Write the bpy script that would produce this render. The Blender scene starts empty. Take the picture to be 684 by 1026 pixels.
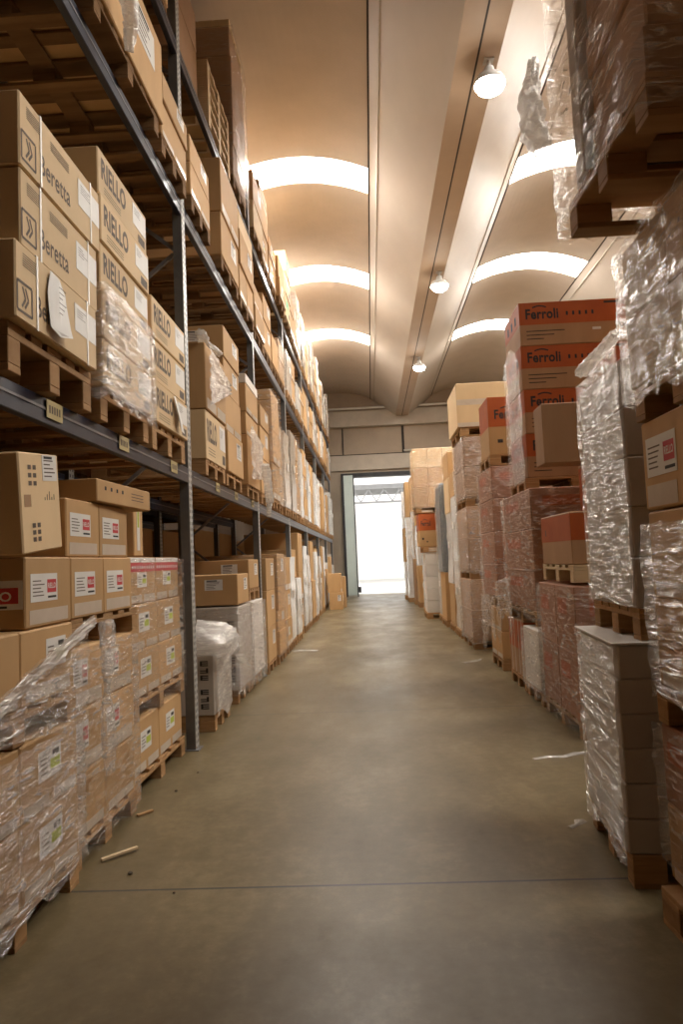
import bpy, bmesh, math, random
from mathutils import Vector, Matrix
R = random.Random(11)
S = bpy.context.scene
COL = S.collection
# ---------------------------------------------------------------- materials
def new_mat(name):
    m = bpy.data.materials.new(name); m.use_nodes = True
    nt = m.node_tree; nt.nodes.clear()
    out = nt.nodes.new('ShaderNodeOutputMaterial')
    return m, nt, out
def N(nt, t, **kw):
    n = nt.nodes.new(t)
    for k, v in kw.items():
        if k in n.inputs: n.inputs[k].default_value = v
        else: setattr(n, k, v)
    return n
def ramp(nt, fac, stops):
    r = nt.nodes.new('ShaderNodeValToRGB')
    e = r.color_ramp.elements
    while len(e) < len(stops): e.new(0.5)
    for el, (p, c) in zip(e, stops): el.position = p; el.color = (*c, 1) if len(c) == 3 else c
    nt.links.new(fac, r.inputs['Fac']); return r
def srgb(r, g, b):
    f = lambda c: c/12.92 if c <= .04045 else ((c+.055)/1.055)**2.4
    return tuple(f(v/255) for v in (r, g, b))
def paint(name, c1, c2=None, scale=6., rough=.7, spec=.3, stretch=(1, 1, 1), bump=0., metal=0., rnd=0., coords='Object'):
    """Two-tone noise surface with an optional per-object brightness spread."""
    m, nt, out = new_mat(name); c2 = c2 or c1
    b = N(nt, 'ShaderNodeBsdfPrincipled', Roughness=rough, Metallic=metal)
    b.inputs['Specular IOR Level'].default_value = spec
    tc = N(nt, 'ShaderNodeTexCoord'); mp = N(nt, 'ShaderNodeMapping'); mp.inputs['Scale'].default_value = stretch
    nt.links.new(tc.outputs[coords], mp.inputs['Vector'])
    nz = N(nt, 'ShaderNodeTexNoise', Scale=scale, Detail=5., Roughness=.6)
    nt.links.new(mp.outputs['Vector'], nz.inputs['Vector'])
    rp = ramp(nt, nz.outputs['Fac'], [(.3, c1), (.7, c2)])
    col = rp.outputs['Color']
    if rnd:
        oi = N(nt, 'ShaderNodeObjectInfo')
        mr = N(nt, 'ShaderNodeMapRange'); mr.inputs['To Min'].default_value = 1-rnd; mr.inputs['To Max'].default_value = 1+rnd*.6
        nt.links.new(oi.outputs['Random'], mr.inputs['Value'])
        hs = N(nt, 'ShaderNodeHueSaturation'); nt.links.new(col, hs.inputs['Color']); nt.links.new(mr.outputs['Result'], hs.inputs['Value'])
        col = hs.outputs['Color']
    nt.links.new(col, b.inputs['Base Color'])
    if bump:
        bp = N(nt, 'ShaderNodeBump', Strength=bump, Distance=.02); nt.links.new(nz.outputs['Fac'], bp.inputs['Height']); nt.links.new(bp.outputs['Normal'], b.inputs['Normal'])
    nt.links.new(b.outputs['BSDF'], out.inputs['Surface'])
    return m
def film_mat(name, lo, hi, tint=(.86, .80, .72), scale=9., rough=.14, gl=.6, bd=.03):
    """Stretch film: mostly see-through, with fine slanting stretch wrinkles that catch the light, glints painted as white crest streaks, and some milky haze."""
    m, nt, out = new_mat(name)
    tc = N(nt, 'ShaderNodeTexCoord')
    def mapped(sc, rot):
        mp = N(nt, 'ShaderNodeMapping'); mp.inputs['Scale'].default_value = sc; mp.inputs['Rotation'].default_value = rot
        nt.links.new(tc.outputs['Object'], mp.inputs['Vector']); return mp.outputs['Vector']
    n1 = N(nt, 'ShaderNodeTexNoise', Scale=scale, Detail=4., Roughness=.6, Distortion=.8); nt.links.new(mapped((.9, .9, 4.5), (.25, .2, .0)), n1.inputs['Vector'])
    n2 = N(nt, 'ShaderNodeTexNoise', Scale=2.2, Detail=5., Roughness=.6, Distortion=.6); nt.links.new(mapped((1, 1, 1.8), (.3, .1, .2)), n2.inputs['Vector'])
    bp = N(nt, 'ShaderNodeBump', Strength=.9, Distance=bd); nt.links.new(n1.outputs['Fac'], bp.inputs['Height'])
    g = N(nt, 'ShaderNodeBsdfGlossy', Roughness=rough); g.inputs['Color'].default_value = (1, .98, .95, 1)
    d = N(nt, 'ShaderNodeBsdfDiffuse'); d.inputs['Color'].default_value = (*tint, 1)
    tr = N(nt, 'ShaderNodeBsdfTransparent'); tr.inputs['Color'].default_value = (.985, .975, .965, 1)
    nt.links.new(bp.outputs['Normal'], g.inputs['Normal']); nt.links.new(bp.outputs['Normal'], d.inputs['Normal'])
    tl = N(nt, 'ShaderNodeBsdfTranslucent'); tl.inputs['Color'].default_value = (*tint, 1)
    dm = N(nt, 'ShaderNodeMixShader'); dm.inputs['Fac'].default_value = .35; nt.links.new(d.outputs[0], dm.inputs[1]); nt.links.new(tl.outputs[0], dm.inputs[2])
    mx = N(nt, 'ShaderNodeMixShader'); mx.inputs['Fac'].default_value = gl
    nt.links.new(dm.outputs[0], mx.inputs[1]); nt.links.new(g.outputs[0], mx.inputs[2])
    cr = ramp(nt, n1.outputs['Fac'], [(.46, (0, 0, 0)), (.60, (.45,)*3), (.72, (1, 1, 1))])  # whitens the wrinkle crests to stand in for glints
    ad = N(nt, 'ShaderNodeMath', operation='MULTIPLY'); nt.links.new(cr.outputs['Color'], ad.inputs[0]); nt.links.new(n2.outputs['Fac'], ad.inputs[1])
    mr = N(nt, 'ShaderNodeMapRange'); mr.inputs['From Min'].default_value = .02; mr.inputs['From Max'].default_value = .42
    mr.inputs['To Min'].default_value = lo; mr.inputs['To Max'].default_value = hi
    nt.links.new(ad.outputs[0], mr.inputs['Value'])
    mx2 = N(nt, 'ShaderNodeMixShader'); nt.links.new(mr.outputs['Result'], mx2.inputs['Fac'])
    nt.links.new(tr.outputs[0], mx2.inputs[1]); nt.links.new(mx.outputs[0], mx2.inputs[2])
    nt.links.new(mx2.outputs[0], out.inputs['Surface'])
    return m
def glow(name, c, s):
    m, nt, out = new_mat(name)
    e = N(nt, 'ShaderNodeEmission', Strength=s); e.inputs['Color'].default_value = (*c, 1)
    nt.links.new(e.outputs[0], out.inputs['Surface']); return m
def floor_mat():
    m, nt, out = new_mat('floor_concrete')
    b = N(nt, 'ShaderNodeBsdfPrincipled'); b.inputs['Specular IOR Level'].default_value = .2
    tc = N(nt, 'ShaderNodeTexCoord')
    n1 = N(nt, 'ShaderNodeTexNoise', Scale=.7, Detail=8., Roughness=.62); n2 = N(nt, 'ShaderNodeTexNoise', Scale=14., Detail=6., Roughness=.7)
    mp = N(nt, 'ShaderNodeMapping'); mp.inputs['Scale'].default_value = (2.2, 1.1, 1)
    nt.links.new(tc.outputs['Object'], mp.inputs['Vector']); nt.links.new(mp.outputs['Vector'], n1.inputs['Vector']); nt.links.new(tc.outputs['Object'], n2.inputs['Vector'])
    mix = N(nt, 'ShaderNodeMath', operation='MULTIPLY_ADD'); nt.links.new(n2.outputs['Fac'], mix.inputs[0]); mix.inputs[1].default_value = .42; nt.links.new(n1.outputs['Fac'], mix.inputs[2])
    rp = ramp(nt, mix.outputs[0], [(.40, (.078, .055, .025)), (.58, (.136, .100, .049)), (.72, (.160, .120, .062)), (.9, (.23, .178, .098))])
    # sawn joints across the aisle: first at y = 3.34, every 3.7 m
    sx = N(nt, 'ShaderNodeSeparateXYZ'); nt.links.new(tc.outputs['Object'], sx.inputs[0])
    a = N(nt, 'ShaderNodeMath', operation='ADD'); nt.links.new(sx.outputs['Y'], a.inputs[0]); a.inputs[1].default_value = 3.7*3-3.34+1.85
    md = N(nt, 'ShaderNodeMath', operation='MODULO'); nt.links.new(a.outputs[0], md.inputs[0]); md.inputs[1].default_value = 3.7
    sb = N(nt, 'ShaderNodeMath', operation='SUBTRACT'); nt.links.new(md.outputs[0], sb.inputs[0]); sb.inputs[1].default_value = 1.85
    ab = N(nt, 'ShaderNodeMath', operation='ABSOLUTE'); nt.links.new(sb.outputs[0], ab.inputs[0])
    lt = N(nt, 'ShaderNodeMath', operation='LESS_THAN'); nt.links.new(ab.outputs[0], lt.inputs[0]); lt.inputs[1].default_value = .008
    mc = N(nt, 'ShaderNodeMix', data_type='RGBA'); nt.links.new(lt.outputs[0], mc.inputs['Factor'])
    nt.links.new(rp.outputs['Color'], mc.inputs[6]); mc.inputs[7].default_value = (.06, .05, .04, 1)
    nt.links.new(mc.outputs[2], b.inputs['Base Color'])
    rr = ramp(nt, n1.outputs['Fac'], [(.3, (.44,)*3), (.7, (.29,)*3)]); nt.links.new(rr.outputs['Color'], b.inputs['Roughness'])
    bp = N(nt, 'ShaderNodeBump', Strength=.12, Distance=.01); nt.links.new(n2.outputs['Fac'], bp.inputs['Height']); nt.links.new(bp.outputs['Normal'], b.inputs['Normal'])
    nt.links.new(b.outputs[0], out.inputs['Surface']); return m
def post_mat():
    """Galvanised steel with two columns of punched slots (object space, z up)."""
    m, nt, out = new_mat('punched_galvanised_steel')
    b = N(nt, 'ShaderNodeBsdfPrincipled', Roughness=.42, Metallic=.35)
    tc = N(nt, 'ShaderNodeTexCoord'); sx = N(nt, 'ShaderNodeSeparateXYZ'); nt.links.new(tc.outputs['Object'], sx.inputs[0])
    def mth(op, i, v):
        n = N(nt, 'ShaderNodeMath', operation=op)
        for k, q in enumerate((i, v)):
            if hasattr(q, 'is_linked'): nt.links.new(q, n.inputs[k])
            else: n.inputs[k].default_value = q
        return n.outputs[0]
    z = mth('LESS_THAN', mth('MODULO', sx.outputs['Z'], .05), .026)
    y = mth('LESS_THAN', mth('ABSOLUTE', mth('SUBTRACT', mth('ABSOLUTE', sx.outputs['Y'], 0), .026), 0), .0095)
    h = mth('MULTIPLY', z, y)
    mc = N(nt, 'ShaderNodeMix', data_type='RGBA'); nt.links.new(h, mc.inputs['Factor'])
    mc.inputs[6].default_value = (.46, .46, .44, 1); mc.inputs[7].default_value = (.02, .02, .025, 1)
    nt.links.new(mc.outputs[2], b.inputs['Base Color']); nt.links.new(b.outputs[0], out.inputs['Surface']); return m
M = {
 'floor': floor_mat(),
 'shell': paint('vault_plaster', (.55, .465, .38), (.61, .515, .425), 1.5, .75, .2),
 'wing': paint('precast_concrete', (.50, .425, .35), (.58, .50, .42), 1.1, .42, .4, (1, .4, 1), .05),
 'flange': paint('precast_soffit_shaded', (.46, .35, .26), (.52, .40, .30), 1.3, .6, .3),  # same concrete as the wings, downward-facing shade put into the colour
 'seam': paint('dark_joint', (.05, .04, .035)),
 'wall': paint('painted_panel_wall', (.42, .34, .26), (.47, .38, .29), 2., .7, .2),
 'canopy': paint('grey_canopy_steel', (.20, .20, .20), (.24, .24, .24), 2.),
 'lintel': paint('grey_concrete_lintel', (.50, .44, .36), (.58, .51, .42), 2.5, .6, .3),
 'sky': glow('daylight_rooflight', (1, .955, .89), 45.),
 'lampglow': glow('lamp_lens', (1, .92, .8), 60.),
 'card': paint('cardboard', (.50, .305, .138), (.56, .345, .16), 5., .72, .25, (1, 1, .35), .03, rnd=.16),
 'cardlight': paint('pale_cardboard', (.70, .51, .29), (.76, .555, .32), 5., .7, .25, (1, 1, .35), .03, rnd=.08),
 'carddark': paint('brown_cardboard', (.40, .235, .125), (.46, .275, .15), 5., .72, .25, (1, 1, .35), .03, rnd=.16),
 'woodshade': paint('shaded_pallet_wood', (.17, .09, .038), (.27, .155, .07), 3., .8, .15, (.6, 4, 6), .06, rnd=.2),  # darker copy of the pallet wood, shelf shade put into its colour
 'redbrown': paint('red_brown_board', (.34, .155, .085), (.40, .185, .10), 4., .7, .25, rnd=.12),
 'orange': paint('orange_printed_board', (.40, .085, .02), (.47, .11, .025), 4., .6, .3, rnd=.08),
 'grey': paint('greyish_carton', (.46, .40, .34), (.52, .45, .38), 4., .65, .3, rnd=.1),
 'white': paint('white_carton', (.70, .66, .60), (.78, .73, .67), 4., .6, .3, rnd=.08),
 'bluegrey': paint('blue_grey_sheeting', (.08, .11, .14), (.15, .19, .22), 3., .3, .5),
 'ink': paint('grey_brown_ink', (.12, .09, .068), (.16, .115, .085), 30., .7),
 'black': paint('black_ink', (.03, .026, .024), (.05, .045, .04), 30., .7),
 'red': paint('red_ink', (.50, .045, .05), (.56, .06, .06), 10., .6),
 'green': paint('lime_ink', (.42, .50, .06), (.50, .56, .08), 10., .6),
 'tealgreen': paint('green_print', (.10, .42, .22), (.14, .5, .28), 10., .6),
 'paper': paint('label_paper', (.72, .69, .64), (.78, .75, .70), 8., .5, .4),
 'ptape': paint('packing_tape', (.52, .43, .33), (.60, .50, .40), 9., .3, .5),
 'strap': paint('plastic_strap', (.72, .68, .60), (.78, .73, .66), 9., .35, .5),
 'wood': paint('pallet_wood', (.33, .18, .075), (.46, .275, .13), 3., .75, .2, (.6, 4, 6), .06, rnd=.18),
 'woodpale': paint('pale_wood', (.62, .47, .28), (.70, .54, .34), 3., .7, .2, (.6, 4, 6), .05),
 'steelblue': paint('navy_rack_steel', (.016, .018, .032), (.026, .030, .050), 6., .35, .5, metal=.2),
 'steelgrey': paint('worn_rack_steel', (.15, .145, .15), (.24, .23, .23), 4., .4, .5, metal=.3),
 'post': post_mat(),
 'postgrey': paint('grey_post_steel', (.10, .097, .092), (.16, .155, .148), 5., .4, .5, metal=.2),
 'tag': paint('yellow_tag', (.42, .33, .15), (.5, .40, .19), 20., .6),
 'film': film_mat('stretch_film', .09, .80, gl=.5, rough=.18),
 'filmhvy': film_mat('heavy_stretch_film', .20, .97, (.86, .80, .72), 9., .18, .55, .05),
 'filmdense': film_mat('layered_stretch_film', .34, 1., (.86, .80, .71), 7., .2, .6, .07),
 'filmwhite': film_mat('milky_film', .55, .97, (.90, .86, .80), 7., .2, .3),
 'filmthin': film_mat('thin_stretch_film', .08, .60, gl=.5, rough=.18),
 'loadwrap': paint('film_wrapped_board', (.50, .40, .31), (.72, .64, .55), 7., .22, .5, (1, 1, 3), .35, rnd=.22),
 'loadglare': paint('white_film_wrap_glare', (.66, .62, .57), (.80, .77, .72), 7., .2, .5, (1, 1, 3), .35, rnd=.1),  # the white also carries the blown glare of glossy film
 'lampmetal': paint('lamp_housing', (.5, .48, .45), (.55, .53, .5), 6., .4),
 'door': paint('pale_green_door_sheet', (.52, .62, .60), (.60, .70, .67), 1.2, .35, .5),
 'darksteel': paint('dark_door_steel', (.03, .03, .033), (.05, .05, .052), 6., .45),
 'pipe': paint('white_pipe', (.75, .72, .66), (.8, .77, .7), 6., .4),
 'outground': paint('outside_concrete', (.58, .57, .54), (.66, .65, .62), 1., .8),
 'outwall': paint('outside_white_wall', (.82, .81, .79), (.86, .85, .83), 1., .8),
 'brick': paint('dirt', (.09, .07, .05), (.14, .11, .08), 20., .9),
}
# ---------------------------------------------------------------- mesh helpers
def box(bm, x0, x1, y0, y1, z0, z1, mi=0, bev=0.):
    r = bmesh.ops.create_cube(bm, size=1)
    vs = r['verts']
    for v in vs:
        v.co = Vector((x0+(v.co.x+.5)*(x1-x0), y0+(v.co.y+.5)*(y1-y0), z0+(v.co.z+.5)*(z1-z0)))
    fs = {f for v in vs for f in v.link_faces}
    for f in fs: f.material_index = mi
    if bev:
        es = list({e for v in vs for e in v.link_edges})
        rb = bmesh.ops.bevel(bm, geom=es, offset=bev, segments=1, affect='EDGES')
        for f in rb['faces']: f.material_index = mi
    return vs
def bar(bm, a, b, w, h, mi=0):
    """Rectangular bar from a to b."""
    a, b = Vector(a), Vector(b); d = b-a; L = d.length; d.normalize()
    up = Vector((0, 0, 1)) if abs(d.z) < .95 else Vector((1, 0, 0))
    s = d.cross(up).normalized(); u = s.cross(d)
    vs = box(bm, -w/2, w/2, -h/2, h/2, 0, L, mi)
    for v in vs: v.co = a + s*v.co.x + u*v.co.y + d*v.co.z
def tube(bm, pts, r, n=8, mi=0):
    rings = []
    for i, p in enumerate(pts):
        p = Vector(p); q = Vector(pts[min(i+1, len(pts)-1)]); o = Vector(pts[max(i-1, 0)])
        d = (q-o).normalized(); up = Vector((0, 0, 1)) if abs(d.z) < .9 else Vector((1, 0, 0))
        s = d.cross(up).normalized(); u = s.cross(d)
        rings.append([bm.verts.new(p+(s*math.cos(k*2*math.pi/n)+u*math.sin(k*2*math.pi/n))*r) for k in range(n)])
    for A, B in zip(rings, rings[1:]):
        for k in range(n):
            f = bm.faces.new((A[k], A[(k+1) % n], B[(k+1) % n], B[k])); f.material_index = mi; f.smooth = True
    for ring in (rings[0], rings[-1]):
        f = bm.faces.new(ring); f.material_index = mi
def mesh(bm, name, mats, smooth=False):
    bmesh.ops.recalc_face_normals(bm, faces=bm.faces[:]) if not bm.faces or len(bm.faces) < 4000 else None
    me = bpy.data.meshes.new(name); bm.to_mesh(me); bm.free()
    for m in mats: me.materials.append(M[m])
    if smooth:
        for p in me.polygons: p.use_smooth = True
    return me
def link(name, me, parent=None, loc=(0, 0, 0), rz=0.):
    o = bpy.data.objects.new(name, me); COL.objects.link(o)
    if parent is not None: o.parent = parent
    o.location = loc; o.rotation_euler = (0, 0, rz); return o
def tag(o, label, cat, group=None, kind='thing'):
    o['label'] = label; o['category'] = cat; o['kind'] = kind
    if group: o['group'] = group
    return o
def struct(o, label=None):
    o['kind'] = 'structure'
    if label: o['label'] = label; o['category'] = 'building'
    return o
# ---------------------------------------------------------------- lettering
_text = {}
def text_geo(s, bold=.0):
    """Outline of a word as (verts, polys, width) with cap height 1."""
    if (s, bold) in _text: return _text[(s, bold)]
    cu = bpy.data.curves.new('lettering', 'FONT'); cu.body = s; cu.size = 1.; cu.offset = bold; cu.resolution_u = 3; cu.space_character = 1.05
    o = bpy.data.objects.new('lettering', cu); COL.objects.link(o)
    dg = bpy.context.evaluated_depsgraph_get(); ev = o.evaluated_get(dg); me = ev.to_mesh()
    vs = [v.co.copy() for v in me.vertices]; ps = [tuple(p.vertices) for p in me.polygons]
    ev.to_mesh_clear(); bpy.data.objects.remove(o); bpy.data.curves.remove(cu)
    x0 = min(v.x for v in vs); x1 = max(v.x for v in vs); h = .72
    vs = [((v.x-x0)/h, v.y/h) for v in vs]
    _text[(s, bold)] = (vs, ps, (x1-x0)/h); return _text[(s, bold)]
class Face:
    """A rectangle on one side of a box centred on x, y with its base at z = 0; (u, v) run right and up as seen from outside."""
    def __init__(f, side, d):
        f.side = side; dx, dy, dz = d; f.h = dz
        f.w = dy if side in ('+X', '-X') else dx
        f.d = d
    def p(f, u, v, off):
        dx, dy, dz = f.d
        if f.side == '+X': return Vector((dx/2+off, -dy/2+u, v))
        if f.side == '-X': return Vector((-dx/2-off, dy/2-u, v))
        return Vector((-dx/2+u, -dy/2-off, v))
    def quad(f, bm, u0, v0, u1, v1, off, mi):
        fc = bm.faces.new([bm.verts.new(f.p(*q, off)) for q in ((u0, v0), (u1, v0), (u1, v1), (u0, v1))]); fc.material_index = mi
    def slab(f, bm, u0, v0, u1, v1, off, t, mi):
        a = [f.p(*q, off) for q in ((u0, v0), (u1, v0), (u1, v1), (u0, v1))]; b = [f.p(*q, off+t) for q in ((u0, v0), (u1, v0), (u1, v1), (u0, v1))]
        A = [bm.verts.new(c) for c in a]; B = [bm.verts.new(c) for c in b]
        for q in (B, A[::-1], *[(A[i], A[(i+1) % 4], B[(i+1) % 4], B[i]) for i in range(4)]):
            fc = bm.faces.new(q); fc.material_index = mi
    def text(f, bm, s, u0, v0, cap, off, mi, bold=.0, width=None, vertical=False):
        vs, ps, w = text_geo(s, bold); k = (width/(w*cap)) if width else 1.
        if vertical: V = [bm.verts.new(f.p(u0-y*cap, v0+x*cap*k, off)) for x, y in vs]
        else: V = [bm.verts.new(f.p(u0+x*cap*k, v0+y*cap, off)) for x, y in vs]
        for q in ps:
            try: fc = bm.faces.new([V[i] for i in q]); fc.material_index = mi
            except ValueError: pass
        return w*cap*k
    def line(f, bm, pts, wd, off, mi):
        for (a, b), (c, d) in zip(pts, pts[1:]):
            L = math.hypot(c-a, d-b) or 1; nx, ny = -(d-b)/L*wd/2, (c-a)/L*wd/2
            fc = bm.faces.new([bm.verts.new(f.p(*q, off)) for q in ((a-nx, b-ny), (c-nx, d-ny), (c+nx, d+ny), (a+nx, b+ny))]); fc.material_index = mi
# ---------------------------------------------------------------- cartons
_carton = {}
E0 = .0012
def carton_parts(d, style, side):
    """Body mesh and named part meshes of a carton of size d; style picks print, paper label, tape and straps; side is the face on the aisle."""
    key = (tuple(round(v, 3) for v in d), style, side)
    if key in _carton: return _carton[key]
    rnd = random.Random(repr(key)); dx, dy, dz = d
    F = Face(side, d); C = Face('-Y', d); parts = []
    body = {'ferroli': 'carddark', 'ferrolitop': 'card', 'orange': 'carddark', 'orangestrap': 'carddark', 'white': 'white', 'grey': 'grey', 'greytext': 'grey', 'riello': 'cardlight', 'beretta': 'cardlight', 'pale': 'cardlight',
            'bigpale': 'cardlight', 'dark': 'carddark', 'redtape': 'card', 'tall': 'card', 'green2': 'cardlight', 'icons': 'cardlight', 'brownred': 'redbrown'}.get(style, 'card')
    mats = [body, 'ink', 'black', 'orange', 'red', 'paper', 'green', 'tealgreen']
    bm = bmesh.new(); box(bm, -dx/2, dx/2, -dy/2, dy/2, 0, dz, 0, min(.007, dz*.04))
    def part(name, fn, ms):
        b = bmesh.new(); fn(b); parts.append((name, mesh(b, name, ms)))
    def label(b, f, u0, v0, w, h, kind):
        f.slab(b, u0, v0, u0+w, v0+h, .0006, .0012, 0); o = .0024
        if kind == 'riello':
            f.quad(b, u0+w*.60, v0+h*.30, u0+w*.95, v0+h*.78, o, 1); f.text(b, 'RIELLO', u0+w*.63, v0+h*.46, h*.2, o+.0006, 0, .02, w*.29)
            f.quad(b, u0+w*.62, v0+h*.1, u0+w*.95, v0+h*.18, o, 2)
            for i in range(5): f.quad(b, u0+w*.07, v0+h*(.2+.13*i), u0+w*(.35+.15*rnd.random()), v0+h*(.24+.13*i), o, 3)
        elif kind == 'green':
            f.quad(b, u0+w*.5, v0+h*.25, u0+w*.94, v0+h*.6, o, 1)
            for i in range(4): f.quad(b, u0+w*.07, v0+h*(.2+.16*i), u0+w*(.36+.1*rnd.random()), v0+h*(.25+.16*i), o, 3)
            f.quad(b, u0+w*.6, v0+h*.68, u0+w*.9, v0+h*.86, o, 2)
        elif kind == 'faint':
            for i in range(4): f.quad(b, u0+w*.1, v0+h*(.55+.09*i), u0+w*(.3+.3*rnd.random()), v0+h*(.57+.09*i), o, 3)
        else:
            for i in range(5): f.quad(b, u0+w*.1, v0+h*(.15+.15*i), u0+w*(.5+.38*rnd.random()), v0+h*(.2+.15*i), o, 3)
            f.quad(b, u0+w*.12, v0+h*.84, u0+w*.7, v0+h*.94, o, 2)
    LM = {'riello': ['paper', 'red', 'black', 'ink'], 'green': ['paper', 'green', 'black', 'ink'], 'plain': ['paper', 'ink', 'black', 'ink']}
    W, H = F.w, F.h
    def tape(f=F, v=.02, hh=.16):
        def fn(b):
            n = 1 if f.w < .55 else 2
            for i in range(n):
                a, c = (i+.08)*f.w/n, (i+.92)*f.w/n
                f.slab(b, a, f.h*v, c, f.h*(v+hh), .0005, .0008, 0)
        part('packing_tape', fn, ['ptape'])
    def strap(us, f=F):
        for u in us:
            def fn(b, u=u):
                f.slab(b, u-.008, 0, u+.008, f.h, .001, .002, 0)
                if side in ('+X', '-X') and f is F:
                    y = (-dy/2+u) if side == '+X' else (dy/2-u)
                    box(b, -dx/2+.02, dx/2, y-.008, y+.008, dz+.0005, dz+.002)
                else: box(b, -dx/2+u-.008, -dx/2+u+.008, -dy/2, dy/2-.02, dz+.0005, dz+.002)
            part('strap', fn, ['strap'])
    if style == 'beretta':
        F.line(bm, [(W*.09+.05*math.cos(a)**3*0+.062*max(-1, min(1, 1.5*math.cos(a))), H*.30+.062*max(-1, min(1, 1.5*math.sin(a)))) for a in [i*math.pi/12 for i in range(25)]], .012, E0, 1)
        F.line(bm, [(W*.09-.02, H*.30+.045), (W*.09+.005, H*.30), (W*.09-.025, H*.30-.04)], .012, E0, 1)
        F.line(bm, [(W*.09+.005, H*.30+.045), (W*.09+.03, H*.30), (W*.09, H*.30-.04)], .012, E0, 1)
        F.text(bm, 'Beretta', W*.21, H*.20, .095, E0, 1, .012, W*.36)
        for i in range(6): F.quad(bm, W*.07, H*(.72+.03*i), W*.21, H*(.73+.03*i), E0, 1)
        for i in range(5): F.quad(bm, W*.33, H*(.70+.03*i), W*.56, H*(.71+.03*i), E0, 1)
        part('paper_label', lambda b: label(b, F, W*.68, H*.40, W*.31, H*.42, 'faint'), LM['plain'])
        strap((W*.22, W*.86))
    elif style == 'riello':
        F.text(bm, 'RIELLO', W*.055, H*.40, H*.44, E0, 1, .035, W*.47)
        F.quad(bm, W*.80, H*.08, W*.95, H*.28, E0, 1)
        for i in range(3): F.quad(bm, W*.10, H*(.12+.06*i), W*.42, H*(.135+.06*i), E0, 1)
        part('paper_label', lambda b: label(b, F, W*.68, H*.38, W*.30, H*.52, 'faint'), LM['plain'])
    elif style in ('rlabel', 'rlabelcam'):
        part('paper_label', lambda b: label(b, F, W*.10, H*.36, min(.26, W*.62), min(.13, H*.4), 'riello'), LM['riello'])
        if style == 'rlabelcam':
            def fn(b):
                w = C.w; C.slab(b, w-.40, H*.28, w-.012, H*.68, .0006, .0012, 0); C.quad(b, w-.30, H*.36, w-.03, H*.58, .0024, 1)
                C.text(b, 'RIELLO', w-.28, H*.40, H*.13, .003, 0, .02, .22); C.quad(b, w-.3, H*.30, w-.08, H*.33, .0024, 2)
            part('paper_label', fn, LM['riello'])
        tape(v=.05, hh=.2)
    elif style == 'glabel':
        part('paper_label', lambda b: label(b, F, W*.28, H*.38, min(.22, W*.46), min(.13, H*.42), 'green'), LM['green']); tape()
    elif style == 'glabel2':
        part('paper_label', lambda b: label(b, F, W*.45, H*.42, min(.2, W*.42), min(.13, H*.42), 'green'), LM['green']); tape(v=.04, hh=.2)
    elif style == 'redtape':
        def fn(b):
            F.slab(b, 0.004, H*.68, W-.004, H*.88, .0006, .001, 0)
            for i in range(11): F.quad(b, W*(.04+.087*i), H*.745, W*(.075+.087*i), H*.81, .0024, 1)
            C.slab(b, .004, H*.68, C.w-.004, H*.88, .0006, .001, 0)
        part('printed_tape', fn, ['red', 'paper'])
        part('paper_label', lambda b: label(b, F, W*.3, H*.34, min(.2, W*.4), H*.32, 'green'), LM['green']); tape()
        part('top_film', lambda b: (F.slab(b, .004, H*.885, W-.004, H*.99, .0006, .001, 0)), ['paper'])
    elif style == 'icons':
        for (a, b_) in ((.2, .83), (.2, .75), (.2, .67), (.24, .25), (.24, .18), (.24, .11)):
            F.quad(bm, W*a, H*b_, W*(a+.08), H*(b_+.045), E0, 1); F.quad(bm, W*(a+.12), H*b_, W*(a+.2), H*(b_+.045), E0, 1)
        for i in range(5): F.quad(bm, W*(.58+.06*i), H*.52, W*(.60+.06*i), H*(.55+.03*(i % 3)), E0, 1)
        part('paper_label', lambda b: label(b, F, W*.56, H*.72, W*.38, H*.27, 'x'), LM['plain'])
        part('tape_patch', lambda b: F.slab(b, W*.08, H*.46, W*.24, H*.58, .0005, .0008, 0), ['carddark'])
    elif style == 'flatbox':
        for i in range(4): F.quad(bm, W*(.12+.1*i), H*.55, W*(.15+.1*i), H*.72, E0, 2)
        for i in range(3): F.quad(bm, W*.6, H*(.35+.15*i), W*.85, H*(.39+.15*i), E0, 1)
    elif style == 'tallgreen':
        part('paper_label', lambda b: (F.slab(b, W*.3, H*.1, W*.62, H*.8, .0006, .0012, 0), F.quad(b, W*.36, H*.5, W*.56, H*.78, .0024, 1)), LM['green'])
    elif style in ('ferroli', 'ferrolitop'):
        f2 = C; w = C.w
        C.quad(bm, 0, H*.48, w, H*.995, E0, 3); F.quad(bm, 0, H*.48, W, H*.995, E0, 3)
        cap = H*.23 if style == 'ferroli' else .12; tw = w*.31 if style == 'ferroli' else w*.55; u = w*.06 if style == 'ferroli' else w*.12
        v = H*.62
        C.text(bm, 'Ferroli', u, v, cap, E0+.001, 2, .03, tw)
        C.line(bm, [(u+tw*(.22+.06*i), v+cap*(1.12+.16*math.sin(i*math.pi/7))) for i in range(8)], cap*.14, E0+.001, 2)
        if style == 'ferroli':
            for i in range(5): C.quad(bm, w*(.44+.06*i), v+cap*.2, w*(.46+.06*i), v+cap*.6, E0+.001, 2)
            for i in range(3): C.quad(bm, w*.06, H*(.14+.09*i), w*(.22+.1*i), H*(.16+.09*i), E0+.001, 2)
            C.quad(bm, w*.80, H*.90, w*.97, H*.95, E0+.001, 2); C.quad(bm, w*.68, H*.30, w*.76, H*.36, E0+.001, 5)
            for i in range(3): F.quad(bm, W*(.2+.25*i), H*.6, W*(.3+.25*i), H*.8, E0+.001, 2)
        else:
            C.quad(bm, w*.16, H*.20, w*.26, H*.26, E0+.001, 2); C.quad(bm, w*.4, H*.12, w*.48, H*.16, E0+.001, 2)
            strap((w*.42,), C)
    elif style in ('orange', 'orangestrap'):
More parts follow.
